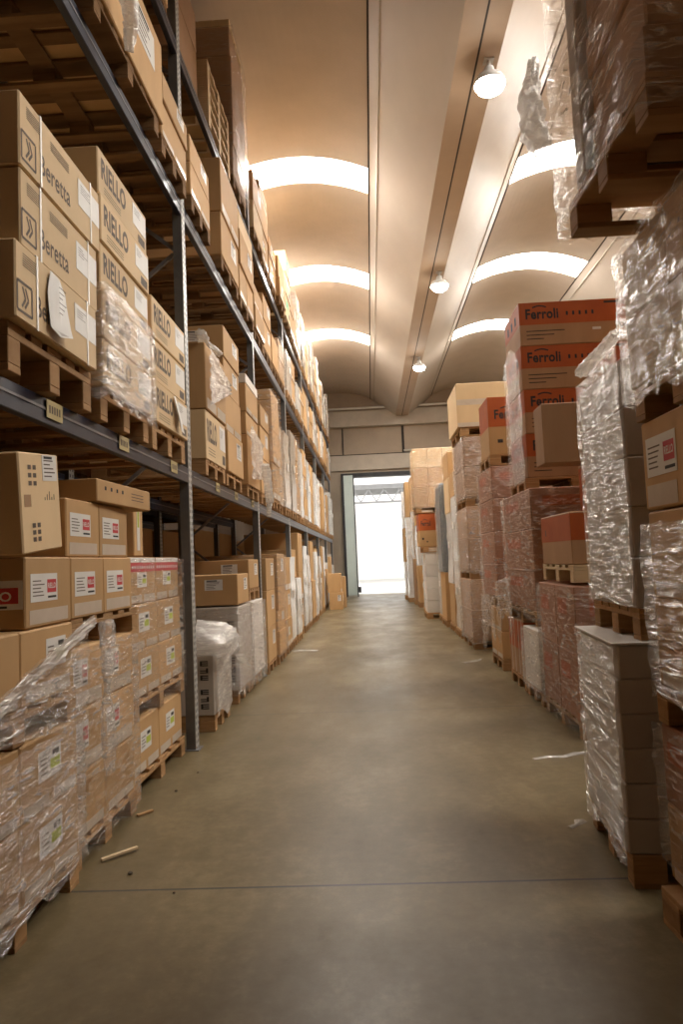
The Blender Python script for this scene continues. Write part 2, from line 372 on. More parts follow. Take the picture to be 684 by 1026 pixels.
        F.quad(bm, 0, H*.46, W, H*.97, E0, 3); C.quad(bm, 0, H*.46, C.w, H*.97, E0, 3)
        F.text(bm, 'a', W*.14, H*.60, min(.1, H*.18), E0+.001, 1, .03)
        if style == 'orangestrap': strap((W*.3, W*.74))
    elif style == 'brownred':
        F.quad(bm, W*.12, H*.55, W*.6, H*.8, E0, 3); C.quad(bm, C.w*.1, H*.55, C.w*.5, H*.8, E0, 3)
    elif style == 'greytext':
        w = C.w; 
        v = H*.10                       # a column of worn vertical print, too blurred to read
        for i, g in enumerate((3, 2, 3, 0, 3, 2, 3)):
            u = w-.125; s_ = H*.085
            for q in range(g): C.quad(bm, u, v+s_*.36*q, u+.075, v+s_*(.36*q+.2), E0, 2)
            if g: C.quad(bm, u+(.055 if i % 2 else 0), v, u+(.075 if i % 2 else .02), v+s_*.92, E0+.0004, 2)
            v += s_*1.28
    elif style == 'green2':
        F.quad(bm, W*.1, H*.5, W*.6, H*.85, E0, 7); C.quad(bm, C.w*.5, H*.5, C.w*.9, H*.85, E0, 7); F.quad(bm, W*.65, H*.2, W*.85, H*.45, E0, 2)
    elif style == 'bigpale':
        part('packing_tape', lambda b: (C.slab(b, .004, H*.50, C.w-.004, H*.63, .0005, .0008, 0), C.slab(b, .004, .004, C.w-.004, H*.1, .0005, .0008, 0)), ['ptape'])
    elif style == 'lab':
        part('paper_label', lambda b: label(b, F, W*.55, H*.45, W*.3, H*.4, 'x'), LM['plain'])
        part('paper_label', lambda b: label(b, C, C.w*.62, H*.5, min(.2, C.w*.25), H*.35, 'x'), LM['plain'])
    elif style == 'labR':
        part('paper_label', lambda b: label(b, F, W*.06, H*.36, W*.42, H*.44, 'riello'), LM['riello']); tape(v=.03, hh=.24)
    elif style == 'tape':
        tape()
    _carton[key] = (mesh(bm, 'carton', mats), parts); return _carton[key]
def carton(x0, x1, y0, y1, z0, z1, style, side, label, group=None, name='cardboard_box', rot=None, parts=True, gap=.004, jit=True):
    d = (x1-x0-gap, y1-y0-gap*1.5, z1-z0-.003)
    d = tuple(round(v/.005)*.005 for v in d)
    me, ps = carton_parts(d, style, side)
    o = link(name, me, None, ((x0+x1)/2, (y0+y1)/2, z0+.0005))
    if rot: o.rotation_euler = rot
    elif jit: o.rotation_euler = (0, 0, R.uniform(-.0035, .0035))
    for n, pm in (ps if parts else ()): link(n, pm, o)
    return tag(o, label, 'box', group)
# ---------------------------------------------------------------- pallets
_pal = {}
def pallet_meshes(lx, ly, along, mat='wood'):
    k = (lx, ly, along, mat)
    if k in _pal: return _pal[k]
    def tr(bm):
        if along == 'y':
            for v in bm.verts: v.co = Vector((v.co.y, v.co.x, v.co.z))
        return bm
    L, Wd = (lx, ly) if along == 'x' else (ly, lx)
    d = bmesh.new()
    for i, w in enumerate((.145, .1, .145, .1, .145)):
        c = -Wd/2+.0725+(Wd-.145)*i/4; box(d, -L/2, L/2, c-w/2, c+w/2, .122, .144, 0, .002)
    for c in (-L/2+.0725, 0, L/2-.0725): box(d, c-.0725, c+.0725, -Wd/2, Wd/2, .1, .1215, 0, .002)
    r = bmesh.new(); box(r, -L/2, L/2, -.05, .05, 0, .022, 0, .002)
    b = bmesh.new(); box(b, -.0725, .0725, -.05, .05, .0225, .0995, 0, .003)
    pos = [(c, e) for c in (-L/2+.0725, 0, L/2-.0725) for e in (-Wd/2+.05, 0, Wd/2-.05)]
    if along == 'y': pos = [(q, p) for p, q in pos]
    rp = [(0, e) for e in (-Wd/2+.05, 0, Wd/2-.05)]
    if along == 'y': rp = [(q, p) for p, q in rp]
    one = bmesh.new()
    dm = mesh(tr(d), 'deck_slats', [mat]); rm = mesh(tr(r), 'runner_slat', [mat]); bk = mesh(tr(b), 'block', [mat])
    one.from_mesh(dm)
    for p, me in [(p, bk) for p in pos]+[(p, rm) for p in rp]:
        t = bmesh.new(); t.from_mesh(me); bmesh.ops.translate(t, verts=t.verts, vec=(*p, 0)); tmp = bpy.data.meshes.new('tmp'); t.to_mesh(tmp); t.free(); one.from_mesh(tmp); bpy.data.meshes.remove(tmp)
    om = mesh(one, 'wooden_pallet', [mat])
    _pal[k] = (dm, bk, rm, pos, rp, om); return _pal[k]
def pallet(cx, cy, z, lx, ly, along, detail, label, group=None, rz=0., mat='wood'):
    lx, ly = round(lx/.02)*.02, round(ly/.02)*.02
    dm, bk, rm, pos, rp, om = pallet_meshes(lx, ly, along, mat)
    if detail:
        o = link('wooden_pallet', None, None, (cx, cy, z), rz)
        link('deck_slats', dm, o)
        for p in pos: link('block', bk, o, (*p, 0))
        for p in rp: link('runner_slat', rm, o, (*p, 0))
    else: o = link('wooden_pallet', om, None, (cx, cy, z), rz)
    return tag(o, label, 'pallet', group)
# ---------------------------------------------------------------- film
def film_shell(x0, x1, y0, y1, z0, z1, label, mat='film', sides='FNBK', off=.022, amp=.014, cell=.09, hem=.04, top=False, name='stretch_film', back=True):
    """Film wound round a load: sides F(+X) B(-X) N(-Y) K(+Y) as one wrinkled skin open at the bottom."""
    rr = random.Random(label); x0 -= off+(.12 if x0 < 0 and back else 0); x1 += off+(.12 if x0 > 0 and back else 0); y0 -= off; y1 += off
    bm = bmesh.new()
    ring = []
    def seg(a, b, nrm):
        n = max(2, int((Vector(b)-Vector(a)).length/cell))
        return [(a[0]+(b[0]-a[0])*i/n, a[1]+(b[1]-a[1])*i/n, nrm) for i in range(n)]
    ring = seg((x0, y0), (x1, y0), (0, -1))+seg((x1, y0), (x1, y1), (1, 0))+seg((x1, y1), (x0, y1), (0, 1))+seg((x0, y1), (x0, y0), (-1, 0))
    nz = max(3, int((z1-z0)/cell)); n = len(ring); hemv = [rr.uniform(-hem, hem*.3) for _ in ring]
    rows = []
    for j in range(nz+1):
        t = j/nz; row = []
        for i, (x, y, nr) in enumerate(ring):
            a = rr.random()**2*amp*.55
            zb = z0+(hemv[i] if j == 0 else 0); z = zb+(z1-zb)*t+(rr.uniform(-.012, .006) if j == nz else 0)
            row.append(bm.verts.new((x+nr[0]*a, y+nr[1]*a, z)))
        rows.append(row)
    for A, B in zip(rows, rows[1:]):
        for i in range(n):
            f = bm.faces.new((A[i], A[(i+1) % n], B[(i+1) % n], B[i])); f.smooth = True
    if top:
        c = bm.verts.new(((x0+x1)/2, (y0+y1)/2, z1+.03))
        for i in range(n): bm.faces.new((rows[-1][i], rows[-1][(i+1) % n], c))
    me = mesh(bm, name, [mat]); return tag(link(name, me), label, 'plastic film')
def film_sheet(origin, ux, w, prof, label, nrm, mat='film', cell=.06, amp=.02, name='hanging_film'):
    """Loose sheet standing on a vertical plane: prof(t) gives (bottom, top) at t in 0..1 along ux."""
    rr = random.Random(label); bm = bmesh.new(); O = Vector(origin); U = Vector(ux); Nn = Vector(nrm)
    n = max(3, int(w/cell)); rows = []
    for i in range(n+1):
        t = i/n; zb, zt = prof(t); m = 14
        rows.append([bm.verts.new(O+U*(w*t)+Vector((0, 0, zb+(zt-zb)*j/m))+Nn*(rr.random()**2*amp*.6)) for j in range(m+1)])
    for A, B in zip(rows, rows[1:]):
        for j in range(len(A)-1):
            f = bm.faces.new((A[j], B[j], B[j+1], A[j+1])); f.smooth = True
    me = mesh(bm, name, [mat]); return tag(link(name, me), label, 'plastic film')
def crumple(pts, rad, label, mat='filmwhite', seed=1, name='hanging_film', flat=.6):
    """A gathered tail of film along a path, thick folds and ragged ends."""
    rr = random.Random(seed); bm = bmesh.new(); n = 22; rings = []
    P = [Vector(p) for p in pts]; Q = []
    for a, b in zip(P, P[1:]):
        for k in range(9): Q.append(a.lerp(b, k/9))
    Q.append(P[-1])
    for i, p in enumerate(Q):
        d = (Q[min(i+1, len(Q)-1)]-Q[max(i-1, 0)]).normalized(); up = Vector((0, 0, 1)) if abs(d.z) < .9 else Vector((1, 0, 0))
        s = d.cross(up).normalized(); u = s.cross(d); t = i/(len(Q)-1)
        r = rad(t) if callable(rad) else rad
        rings.append([bm.verts.new(p+(s*math.cos(k*2*math.pi/n)+u*math.sin(k*2*math.pi/n)*flat)*r*(.9+.28*math.sin(k*2.86+i*.35)*math.sin(i*.7+k)+rr.uniform(-.13, .13))) for k in range(n)])
    for A, B in zip(rings, rings[1:]):
        for k in range(n): bm.faces.new((A[k], A[(k+1) % n], B[(k+1) % n], B[k])).smooth = True
    bm.faces.new(rings[0]); bm.faces.new(rings[-1])
    me = mesh(bm, name, [mat]); return tag(link(name, me), label, 'plastic film')
TIER = {1: ['single'], 2: ['lower', 'upper'], 3: ['bottom', 'middle', 'top'], 4: ['bottom', 'second lowest', 'second highest', 'top'],
        5: ['bottom', 'second lowest', 'middle', 'second highest', 'top'], 6: ['bottom', 'second lowest', 'third lowest', 'third highest', 'second highest', 'top'],
        7: ['bottom', 'second lowest', 'third lowest', 'middle', 'third highest', 'second highest', 'top']}
LOOK = {'riello': 'pale carton with bold dark capitals', 'beretta': 'pale strapped carton with logo', 'rlabel': 'brown carton with red label', 'rlabelcam': 'brown carton with red labels', 'glabel': 'brown carton with lime label', 'glabel2': 'brown carton with lime label',
        'ferroli': 'orange and brown carton', 'ferrolitop': 'strapped orange carton', 'orange': 'orange carton', 'orangestrap': 'strapped orange carton', 'white': 'white carton', 'grey': 'grey carton', 'greytext': 'grey carton with dark vertical letters',
        'pale': 'pale tan carton', 'bigpale': 'big pale carton with broad tape', 'dark': 'dark brown carton', 'tape': 'taped brown carton', 'lab': 'brown carton with paper label', 'plain': 'plain brown carton', 'green2': 'carton printed green', 'brownred': 'red-banded brown carton', 'redtape': 'red-taped carton'}
def stack(where, side, xf, y0, y1, z0, tiers, styles, cols=1, depth=1.1, film=None, pal=True, detail=False, palz=None, film_from=0., film_to=None, palname='wooden pallet', off=None, filmlook='clear stretch film', palrot=None, palmat='wood', parts=None, palh=1.):
    """One pallet load: pallet, tiers of cartons bottom to top, optional film."""
    parts = detail if parts is None else parts
    sx = 1 if side == 'L' else -1
    face = '+X' if side == 'L' else '-X'
    xr = (lambda a, b: (xf-b, xf-a)) if side == 'L' else (lambda a, b: (xf+a, xf+b))
    z = z0
    if pal:
        a, b = xr(.03, depth-.015)
        ly = y1-y0-.02
        along = palrot or 'x'
        pallet((a+b)/2, (y0+y1)/2, z0, b-a, ly, along, detail, f'{palname} under {where}', mat='woodshade' if z0 > 4 else palmat).scale.z = palh  # upper shelves take the wood with shade in its colour
        z = z0+.145*palh
    zb = z; n = len(tiers)
    for k, h in enumerate(tiers):
        c = cols[k] if isinstance(cols, (list, tuple)) else cols
        st = styles[k % len(styles)] if isinstance(styles, (list, tuple)) else styles
        o = (off[k] if off else (R.uniform(0, .025) if detail else R.uniform(0, .04)))
        a, b = xr(o, depth)
        for i in range(c):
            ya, yb = y0+(y1-y0)*i/c, y0+(y1-y0)*(i+1)/c
            cn = '' if c == 1 else (', near half' if i == 0 else ', far half') if c == 2 else (', near third', ', middle third', ', far third')[i]
            t = TIER.get(n, TIER[7])[min(k, 6)]
            lab = f'{LOOK.get(st, "brown carton")}, {t} tier{cn}, {where}'
            carton(a, b, ya+(.004 if i else 0), yb, z, z+h, st, face, lab, parts=parts)
        z += h
    if film:
        a, b = xr(0, depth)
        film_shell(a, b, y0, y1, (zb+film_from), (film_to if film_to else z-.01), f'{filmlook} around {where}', film, cell=.09 if detail else .16)
    return z
def wrapped(where, side, xf, y0, y1, z0, h, white=False, depth=1.1, pal=True, detail=False, palname='wooden pallet'):
    """A load so heavily wrapped that no carton can be told inside: one thing."""
    xr = (lambda a, b: (xf-b, xf-a)) if side == 'L' else (lambda a, b: (xf+a, xf+b))
    z = z0
    if pal:
        a, b = xr(.03, depth-.015); pallet((a+b)/2, (y0+y1)/2, z0, b-a, y1-y0-.02, 'x', detail, f'{palname} under {where}'); z += .145
    rr = random.Random(where); a, b = xr(0, depth); bm = bmesh.new()
    nx, ny, nz = 5, 6, max(4, int(h/.14)); cx, cy = (a+b)/2, (y0+y1)/2; hx, hy = (b-a)/2-.03, (y1-y0)/2-.025
    ring = [(-1+2*i/nx, -1) for i in range(nx)]+[(1, -1+2*i/ny) for i in range(ny)]+[(1-2*i/nx, 1) for i in range(nx)]+[(-1, 1-2*i/ny) for i in range(ny)]
    rows = []
    lay = [rr.uniform(-.012, .012) for _ in range(nz+1)]
    for j in range(nz+1):
        rows.append([bm.verts.new((cx+u*(hx+lay[j]+rr.uniform(0, .012)), cy+v*(hy+lay[j]*.5+rr.uniform(0, .01)), z+.001+(h-.002)*j/nz)) for u, v in ring])
    n = len(ring)
    for A, B in zip(rows, rows[1:]):
        for i in range(n): bm.faces.new((A[i], A[(i+1) % n], B[(i+1) % n], B[i]))
    bm.faces.new(rows[0][::-1]); bm.faces.new(rows[-1])
    o = link('wrapped_load', mesh(bm, 'wrapped_load', ['loadglare' if white else 'loadwrap']))
    # a paper label on the aisle face as a part
    b2 = bmesh.new(); s = 1 if side == 'L' else -1; xx = xf-.014*s
    box(b2, min(xx, xx+.012*s), max(xx, xx+.012*s), cy-.08, cy+.1, z+h*.5, z+h*.5+.13)
    link('paper_label', mesh(b2, 'paper_label', ['paper']), o)
    tag(o, f'{"white" if white else "brown"} film-wrapped load in {where}', 'wrapped load')
    return z+h
# ================================================================ the hall
XL, XR, YB, YF = -4.95, 8.05, -14.0, 29.6
bm = bmesh.new(); box(bm, XL-.2, XR+.2, YB-.2, 30.2, -.2, 0); struct(link('floor', mesh(bm, 'floor', ['floor'])))
bm = bmesh.new(); box(bm, XL-.2, XL, YB, YF, 0, 8.35); struct(link('wall_left', mesh(bm, 'wall_left', ['wall'])))
bm = bmesh.new(); box(bm, XR, XR+.2, YB, YF, 0, 8.35); struct(link('wall_right', mesh(bm, 'wall_right', ['wall'])))
bm = bmesh.new(); box(bm, XL-.2, XR+.2, YB-.2, YB, 0, 9.1); struct(link('wall_back', mesh(bm, 'wall_back', ['wall'])))
DX0, DX1, DZ = -1.12, 2.3, 5.1
bm = bmesh.new()
for a in ((XL-.2, DX0, 0, 9.1), (DX1, XR+.2, 0, 9.1), (DX0, DX1, DZ, 9.1)): box(bm, a[0], a[1], YF, YF+.3, a[2], a[3])
wf = struct(link('wall_far', mesh(bm, 'wall_far', ['wall'])))
def wallpart(name, m, *bx):
    b = bmesh.new()
    for q in bx: box(b, *q)
    link(name, mesh(b, name, [m]), wf)
wallpart('trim_upper', 'lintel', (XL, XR, YF-.32, YF-.002, 7.12, 7.78), (XL, XR, YF-.36, YF-.325, 7.12, 7.3))
wallpart('trim_lower', 'lintel', (XL, XR, YF-.14, YF-.002, 5.28, 5.92))
wallpart('trim_shadow_gap', 'seam', (XL, XR, YF-.06, YF-.002, 5.93, 5.97), (1.52, 1.62, YF-.08, YF-.002, 5.98, 7.1), (-1.02, -.97, YF-.06, YF-.002, 5.98, 7.1))
bm = bmesh.new(); tube(bm, [(XL, YF-.42, 7.86), (XR, YF-.42, 7.9)], .045, 10); tag(link('water_pipe', mesh(bm, 'water_pipe', ['pipe'])), 'white pipe running across the far wall above the door', 'pipe')
bm = bmesh.new(); tube(bm, [(1.58, YF-.2, 6.02), (XR, YF-.2, 6.06)], .04, 8); tag(link('wall_pipe', mesh(bm, 'wall_pipe', ['pipe'])), 'short pale pipe starting above the doorway on the far wall', 'pipe')
# vaulted shells with rooflight bands
BANDS = [(7.2, 8.1), (11.9, 12.75), (16.5, 17.45), (21.2, 22.15)]
def vault(x0, x1, ya, yb, zs, rise, t, mname, name):
    b = bmesh.new(); n = 24; rows = []
    for k in range(n+1):
        s = -1+2*k/n; x = (x0+x1)/2+s*(x1-x0)/2; z = zs+rise*(1-s*s)
        rows.append([b.verts.new(p) for p in ((x, ya, z), (x, yb, z), (x, yb, z+t), (x, ya, z+t))])
    for A, B in zip(rows, rows[1:]):
        for i in range(4): b.faces.new((A[i], B[i], B[(i+1) % 4], A[(i+1) % 4]))
    b.faces.new(rows[0]); b.faces.new(rows[-1])
    return struct(link(name, mesh(b, name, [mname])))
wn = 0
for x0, x1 in ((-2.36, .26), (2.86, 5.48)):
    bands = [(2.75, 3.85)]+BANDS if x0 > 0 else BANDS[1:]
    edges = [YB]+[v for q in bands for v in q]+[YF]
    for i in range(0, len(edges), 2): vault(x0, x1, edges[i], edges[i+1], 8.36, .30, .07, 'shell', 'ceiling')
    for a, b_ in bands:
        wn += 1; vault(x0+.02, x1-.02, a+.004, b_-.004, 8.39, .30, .02, 'sky', f'window_{wn}')
def wing_beam(c, k):
    b = bmesh.new(); fz, wz = 7.5, 8.34; half, hf = 1.29, .265
    prof = [(-half, wz+.1), (-half, wz), (-hf, fz), (hf, fz), (half, wz), (half, wz+.1), (hf*.9, fz+.14), (-hf*.9, fz+.14)]
    A = [b.verts.new((c+x, YB, z)) for x, z in prof]; B = [b.verts.new((c+x, YF-.002, z)) for x, z in prof]
    for i in range(len(prof)):
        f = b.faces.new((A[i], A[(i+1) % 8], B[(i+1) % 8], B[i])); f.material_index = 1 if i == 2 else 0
    b.faces.new(A); b.faces.new(B)
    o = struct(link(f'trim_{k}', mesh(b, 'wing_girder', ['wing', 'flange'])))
    b = bmesh.new(); box(b, c-.012, c+.012, YB, YF-.01, fz-.004, fz-.001); box(b, c-half-.02, c-half+.012, YB, YF-.01, wz-.006, wz-.001); box(b, c+half-.012, c+half+.02, YB, YF-.01, wz-.006, wz-.001)
    link('seam', mesh(b, 'seam', ['seam']), o)
    for s in (-1, 1):
        b = bmesh.new(); tube(b, [(c+s*(half-.14), YB, wz-.115), (c+s*(half-.14), YF-.05, wz-.115)], .016, 6)
        link('conduit', mesh(b, 'conduit', ['lintel']), o)
for k, c in enumerate((-3.66, 1.56, 6.78)): wing_beam(c, k+1)
# lamps under the girder
LAMP_W = 14
def lamp(y, label):
    e = link('ceiling_lamp', None, None, (1.70, y, 7.18)); b = bmesh.new()
    def lathe(b, prof, n=24):
        rs = [[b.verts.new((r*math.cos(2*math.pi*k/n), r*math.sin(2*math.pi*k/n), z)) for k in range(n)] for r, z in prof]
        for A, B in zip(rs, rs[1:]):
            for k in range(n): b.faces.new((A[k], A[(k+1) % n], B[(k+1) % n], B[k])).smooth = True
        return rs
    rs = lathe(b, [(.19, 0), (.195, .03), (.16, .09), (.07, .14), (.06, .22)]); b.faces.new(rs[-1])
    link('lamp_housing', mesh(b, 'lamp_housing', ['lampmetal']), e)
    b = bmesh.new(); rs = lathe(b, [(.03, -.105), (.10, -.09), (.155, -.05), (.185, .012)]); b.faces.new(rs[0]); link('lens', mesh(b, 'lens', ['lampglow']), e)
    b = bmesh.new(); tube(b, [(0, 0, .22), (0, 0, .318)], .025, 8); box(b, -.06, .06, -.06, .06, .30, .319); link('stem', mesh(b, 'stem', ['lampmetal']), e)
    tag(e, label, 'lamp')
    l = bpy.data.lights.new('lamp_light', 'POINT'); l.shadow_soft_size = .16; l.energy = LAMP_W; l.color = (1, .90, .76)
    lo = bpy.data.objects.new('lamp_light', l); COL.objects.link(lo); lo.location = (1.70, y, 6.86); lo.parent = None

lamp(8.2, 'largest glowing round lamp under the concrete girder'); lamp(14.5, 'middle glowing lamp under the concrete girder, second from the door'); lamp(20.8, 'smallest glowing lamp under the girder, closest to the door wall')
# doorway: frame, folded leaf, outside
bm = bmesh.new(); box(bm, DX0-.02, DX0+.10, YF-.12, YF+.3, 0, DZ); box(bm, DX1-.10, DX1+.02, YF-.12, YF+.3, 0, DZ); box(bm, DX0-.02, DX1+.02, YF-.12, YF+.3, DZ-.12, DZ+.06)
d1 = struct(link('door_1', mesh(bm, 'door_frame', ['darksteel'])))
bm = bmesh.new(); box(bm, -1.0, -.62, 28.45, 28.53, .06, 4.95, 0, .01)
for z in (1.25, 2.5, 3.75): box(bm, -1.005, -.615, 28.44, 28.449, z-.02, z+.02)
link('door_leaf', mesh(bm, 'door_leaf', ['door']), d1)
bm = bmesh.new(); box(bm, -.615, -.57, 28.42, 28.56, .0, 4.95); box(bm, -1.08, -1.01, 28.42, 28.56, .0, 4.95); link('leaf_edge', mesh(bm, 'leaf_edge', ['darksteel']), d1)
bm = bmesh.new(); box(bm, -25, 25, 30.2, 75, -.22, -.015); struct(link('outside_ground', mesh(bm, 'outside_ground', ['outground'])))
bm = bmesh.new(); box(bm, -16, 16, 52, 52.4, -.02, 9); struct(link('outside_wall', mesh(bm, 'outside_wall', ['outwall'])))
bm = bmesh.new(); box(bm, -12, 12, 44, 44.2, 5.9, 6.05); box(bm, -12, 12, 44, 44.2, 5.0, 5.12)
for i in range(48): bar(bm, (-12+i*.5, 44.1, 5.1 if i % 2 else 5.9), (-11.5+i*.5, 44.1, 5.9 if i % 2 else 5.1), .07, .07)
for x in (-11.9, 11.9): box(bm, x-.12, x+.12, 43.98, 44.22, -.02, 6.05)
box(bm, -12, 12, 44, 50, 6.06, 6.2)
struct(link('outside_canopy', mesh(bm, 'outside_canopy', ['canopy'])))
bm = bmesh.new(); box(bm, -1.0, -.66, 30.6, 31.2, .0, 1.1, 0, .02); box(bm, -.66, -.5, 30.7, 31.1, .05, .3); box(bm, -1.0, -.95, 30.6, 31.2, 1.1, 1.5)
tag(link('hand_trolley', mesh(bm, 'hand_trolley', ['darksteel'])), 'small dark trolley standing outside beside the pale green door leaf', 'trolley')
# ================================================================ the rack on the left
PY = [5.82+3.6*i for i in range(7)]
ORD = ['first', 'second', 'third', 'fourth', 'fifth', 'sixth', 'seventh']
LV = [(2.20, 2.325), (4.52, 4.65), (5.98, 6.11)]
LN = ['lowest shelf', 'middle shelf', 'highest shelf']
def upright(y, k, x=-2.05, pre=''):
    e = link('rack_upright', None, None, (x, y, 0)); H = 7.0
    for px in (.51, -.51):
        b = bmesh.new()
        for q in ((-.035, .035, -.05, .05),):
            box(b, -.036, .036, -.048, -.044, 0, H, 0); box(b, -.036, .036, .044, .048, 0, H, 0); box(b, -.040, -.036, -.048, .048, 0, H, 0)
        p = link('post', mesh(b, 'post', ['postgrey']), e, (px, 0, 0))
        b = bmesh.new(); box(b, .036, .041, -.05, .05, 0, H); link('punched_face', mesh(b, 'punched_face', ['post']), p)
        b = bmesh.new(); box(b, -.07, .07, -.075, .075, 0, .008); link('foot_plate', mesh(b, 'foot_plate', ['steelgrey']), p)
    z = .25; s = 1
    while z < 6.7:
        b = bmesh.new(); bar(b, (-.46*s, 0, z), (.46*s, 0, z+.75), .03, .03); link('brace', mesh(b, 'brace', ['steelgrey']), e); z += .8; s = -s
    tag(e, f'{pre} {ORD[k]} blue rack upright'.strip()+('' if pre else ' from the front, with punched steel face'), 'rack upright', None)
for k, y in enumerate(PY): upright(y, k)
_bm = {}
def crossbar(ya, yb, z0, z1, x, where, cards):
    L = round(yb-ya, 3); h = round(z1-z0, 3)
    if (L, h) not in _bm:
        b = bmesh.new(); box(b, -.025, .022, -L/2, L/2, 0, h, 0, .004)
        q = bmesh.new(); box(q, .0225, .026, -L/2+.03, L/2-.03, h*.52, h*.62)
        c = bmesh.new(); box(c, -.03, .03, -L/2-.0, -L/2+.006, -.05, h+.03)
        _bm[(L, h)] = (mesh(b, 'rack_crossbar', ['steelblue' if z0 > 3 else 'steelgrey']) if False else mesh(b, 'rack_crossbar', ['steelblue']), mesh(q, 'bar_lip', ['steelgrey']))
    me, lip = _bm[(L, h)]
    o = link('rack_crossbar', me, None, (x, (ya+yb)/2, z0)); link('bar_lip', lip, o)
    if cards:
        for t in cards:
            b = bmesh.new(); box(b, .0265, .030, -.085, .085, h*.25, h*.95, 0)
            for i in range(5): box(b, .0301, .0306, -.06+.026*i, -.045+.026*i, h*.45, h*.75, 1)
            link('location_card', mesh(b, 'location_card', ['tag', 'ink']), o, (0, t, 0))
    return tag(o, f'navy steel crossbar {where}', 'rack beam')
allp = [2.22]+PY
for k in range(len(allp)-1):
    for j, (a, b_) in enumerate(LV):
        nm = 'before the first upright' if k == 0 else f'between {ORD[k-1]} and {ORD[k]} uprights'
        crossbar(allp[k]+.0525, allp[k+1]-.0525, a, b_, -1.522, f'{nm}, front of the {LN[j]}', (-.75, .2, 1.3) if j == 0 and k < 2 else None)
        if k < 3: crossbar(allp[k]+.0525, allp[k+1]-.0525, a, b_, -2.575, f'{nm}, rear of the {LN[j]}', None)
# ---------------------------------------------------------------- lowest shelf, before the first upright
Z1, Z2, Z3 = 2.326, 4.651, 6.111
P = 'front'
def ylab(k, j): return f'the {ORD[k]} upright'
def shelfload(y0, y1, zs, tiers, styles, where, **kw):
    return stack(where, 'L', kw.pop('xf', -1.42), y0, y1, zs, tiers, styles, **kw)
# strapped cartons stepped back a little
pallet(-1.99, 3.14, Z1, 1.12, .84, 'x', True, 'wooden pallet under the three pale strapped cartons on the lowest shelf').scale.z = 1.45
zz = Z1+.212
for h, x, y0, y1, w in ((.335, -1.385, 2.70, 3.54, 'bottom'), (.345, -1.40, 2.775, 3.60, 'middle'), (.335, -1.395, 2.765, 3.64, 'top')):
    carton(x-.95, x, y0, y1, zz, zz+h, 'beretta', '+X', f'{w} one of the three pale strapped cartons with logo, lowest shelf', 'strapped logo cartons', name='boiler_carton', jit=False); zz += h
bm = bmesh.new()
pts = [(0, 0), (.10, -.03), (.21, .0), (.23, .12), (.20, .26), (.13, .33), (.03, .34), (-.01, .2)]
for t, o_ in ((.0, 0), (.003, 1)):
    vs = [bm.verts.new((.004+t+.05*max(0, .15-v)*1.2+.02*(u/.2)**2*(v < .1), u, v)) for u, v in pts]; bm.faces.new(vs if o_ else vs[::-1])
for i in range(6): box(bm, .0325, .0335, .06, .06+.02*(2+i % 3), .10+.03*i, .103+.03*i, 1)
bmesh.ops.scale(bm, vec=(1, .86, .78), verts=bm.verts)
tag(link('hanging_note', mesh(bm, 'delivery_note', ['paper', 'ink']), None, (-1.383, 2.97, Z1+.26)), 'curled white delivery note hanging on the bottom strapped carton', 'paper')
stack('tallest stack of lettered cartons, lowest shelf', 'L', -1.415, 3.71, 4.555, Z1, [.275, .275, .275, .28, .275], 'riello', detail=True, off=[.0, .0, .012, .0, .012], palh=1.25)
film_shell(-2.52, -1.415, 3.71, 4.555, Z1+.13, Z1+.765, 'crinkled film round the lower half of the tallest lettered carton stack', 'filmhvy', cell=.05, amp=.02)
stack('short lettered stack beside the first upright', 'L', -1.44, 4.70, 5.56, Z1, [.3, .3, .3], 'riello', detail=True, off=[.0, .012, .008], palh=1.3)
bm = bmesh.new(); vs = [bm.verts.new((.004+.03*(v < .05), u, v)) for u, v in ((0, .02), (.06, -.08), (.14, -.09), (.15, .05), (.02, .18), (-.02, .17))]; bm.faces.new(vs); vs2 = [bm.verts.new(v.co+Vector((.003, 0, 0))) for v in vs]; bm.faces.new(vs2[::-1])
tag(link('hanging_note', mesh(bm, 'delivery_note', ['paper']), None, (-1.436, 5.16, Z1+.29)), 'small curled paper slip on the lettered cartons beside the first upright', 'paper')
# ---------------------------------------------------------------- lowest shelf, later bays
def slot(k, i, w=.8): a = allp[k]+.10+i*.865; return a, a+w
def WH(k, i, lv): return f'{["first", "second", "third", "fourth"][i]} load past the {ORD[k-1]} upright, {lv}'
w = WH(1, 0, LN[0])
stack(w, 'L', -1.43, 6.22, 7.08, Z1, [.46, .62], ['riello', 'tape'], detail=True)
film_sheet((-1.395, 6.20, Z1+.45), (0, 1, 0), .95, lambda t: (.18+.32*t, .74+.0*t-.15*t), f'shiny torn film over the {w}', (1, 0, 0), 'filmwhite', amp=.05)
crumple([(-1.45, 6.15, 3.62), (-1.5, 6.5, 3.625), (-1.44, 6.85, 3.62)], .05, 'gathered film lying along the carton tops past the first upright', 'filmwhite', 4)
stack(WH(1, 1, LN[0]), 'L', -1.43, 7.14, 8.0, Z1, [.44, .42, .36, .34], ['lab', 'tape', 'lab', 'lab'], detail=True)
stack(WH(1, 2, LN[0]), 'L', -1.44, 8.40, 9.28, Z1, [.62, .28, .36, .12], ['plain', 'tape', 'tape', 'white'], detail=True)
film_sheet((-1.405, 8.38, Z1+.20), (0, 1, 0), .95, lambda t: (.0+.1*t, .68-.12*t), f'bright torn film over the {WH(1, 2, LN[0])}', (1, 0, 0), 'filmwhite', amp=.05)
crumple([(-1.29, 8.75, 2.75), (-1.29, 8.95, 2.5), (-1.30, 9.1, 2.30), (-1.33, 9.15, 2.12)], lambda t: .055, 'white film tail hanging over the crossbar near the second upright', 'filmwhite', 9)
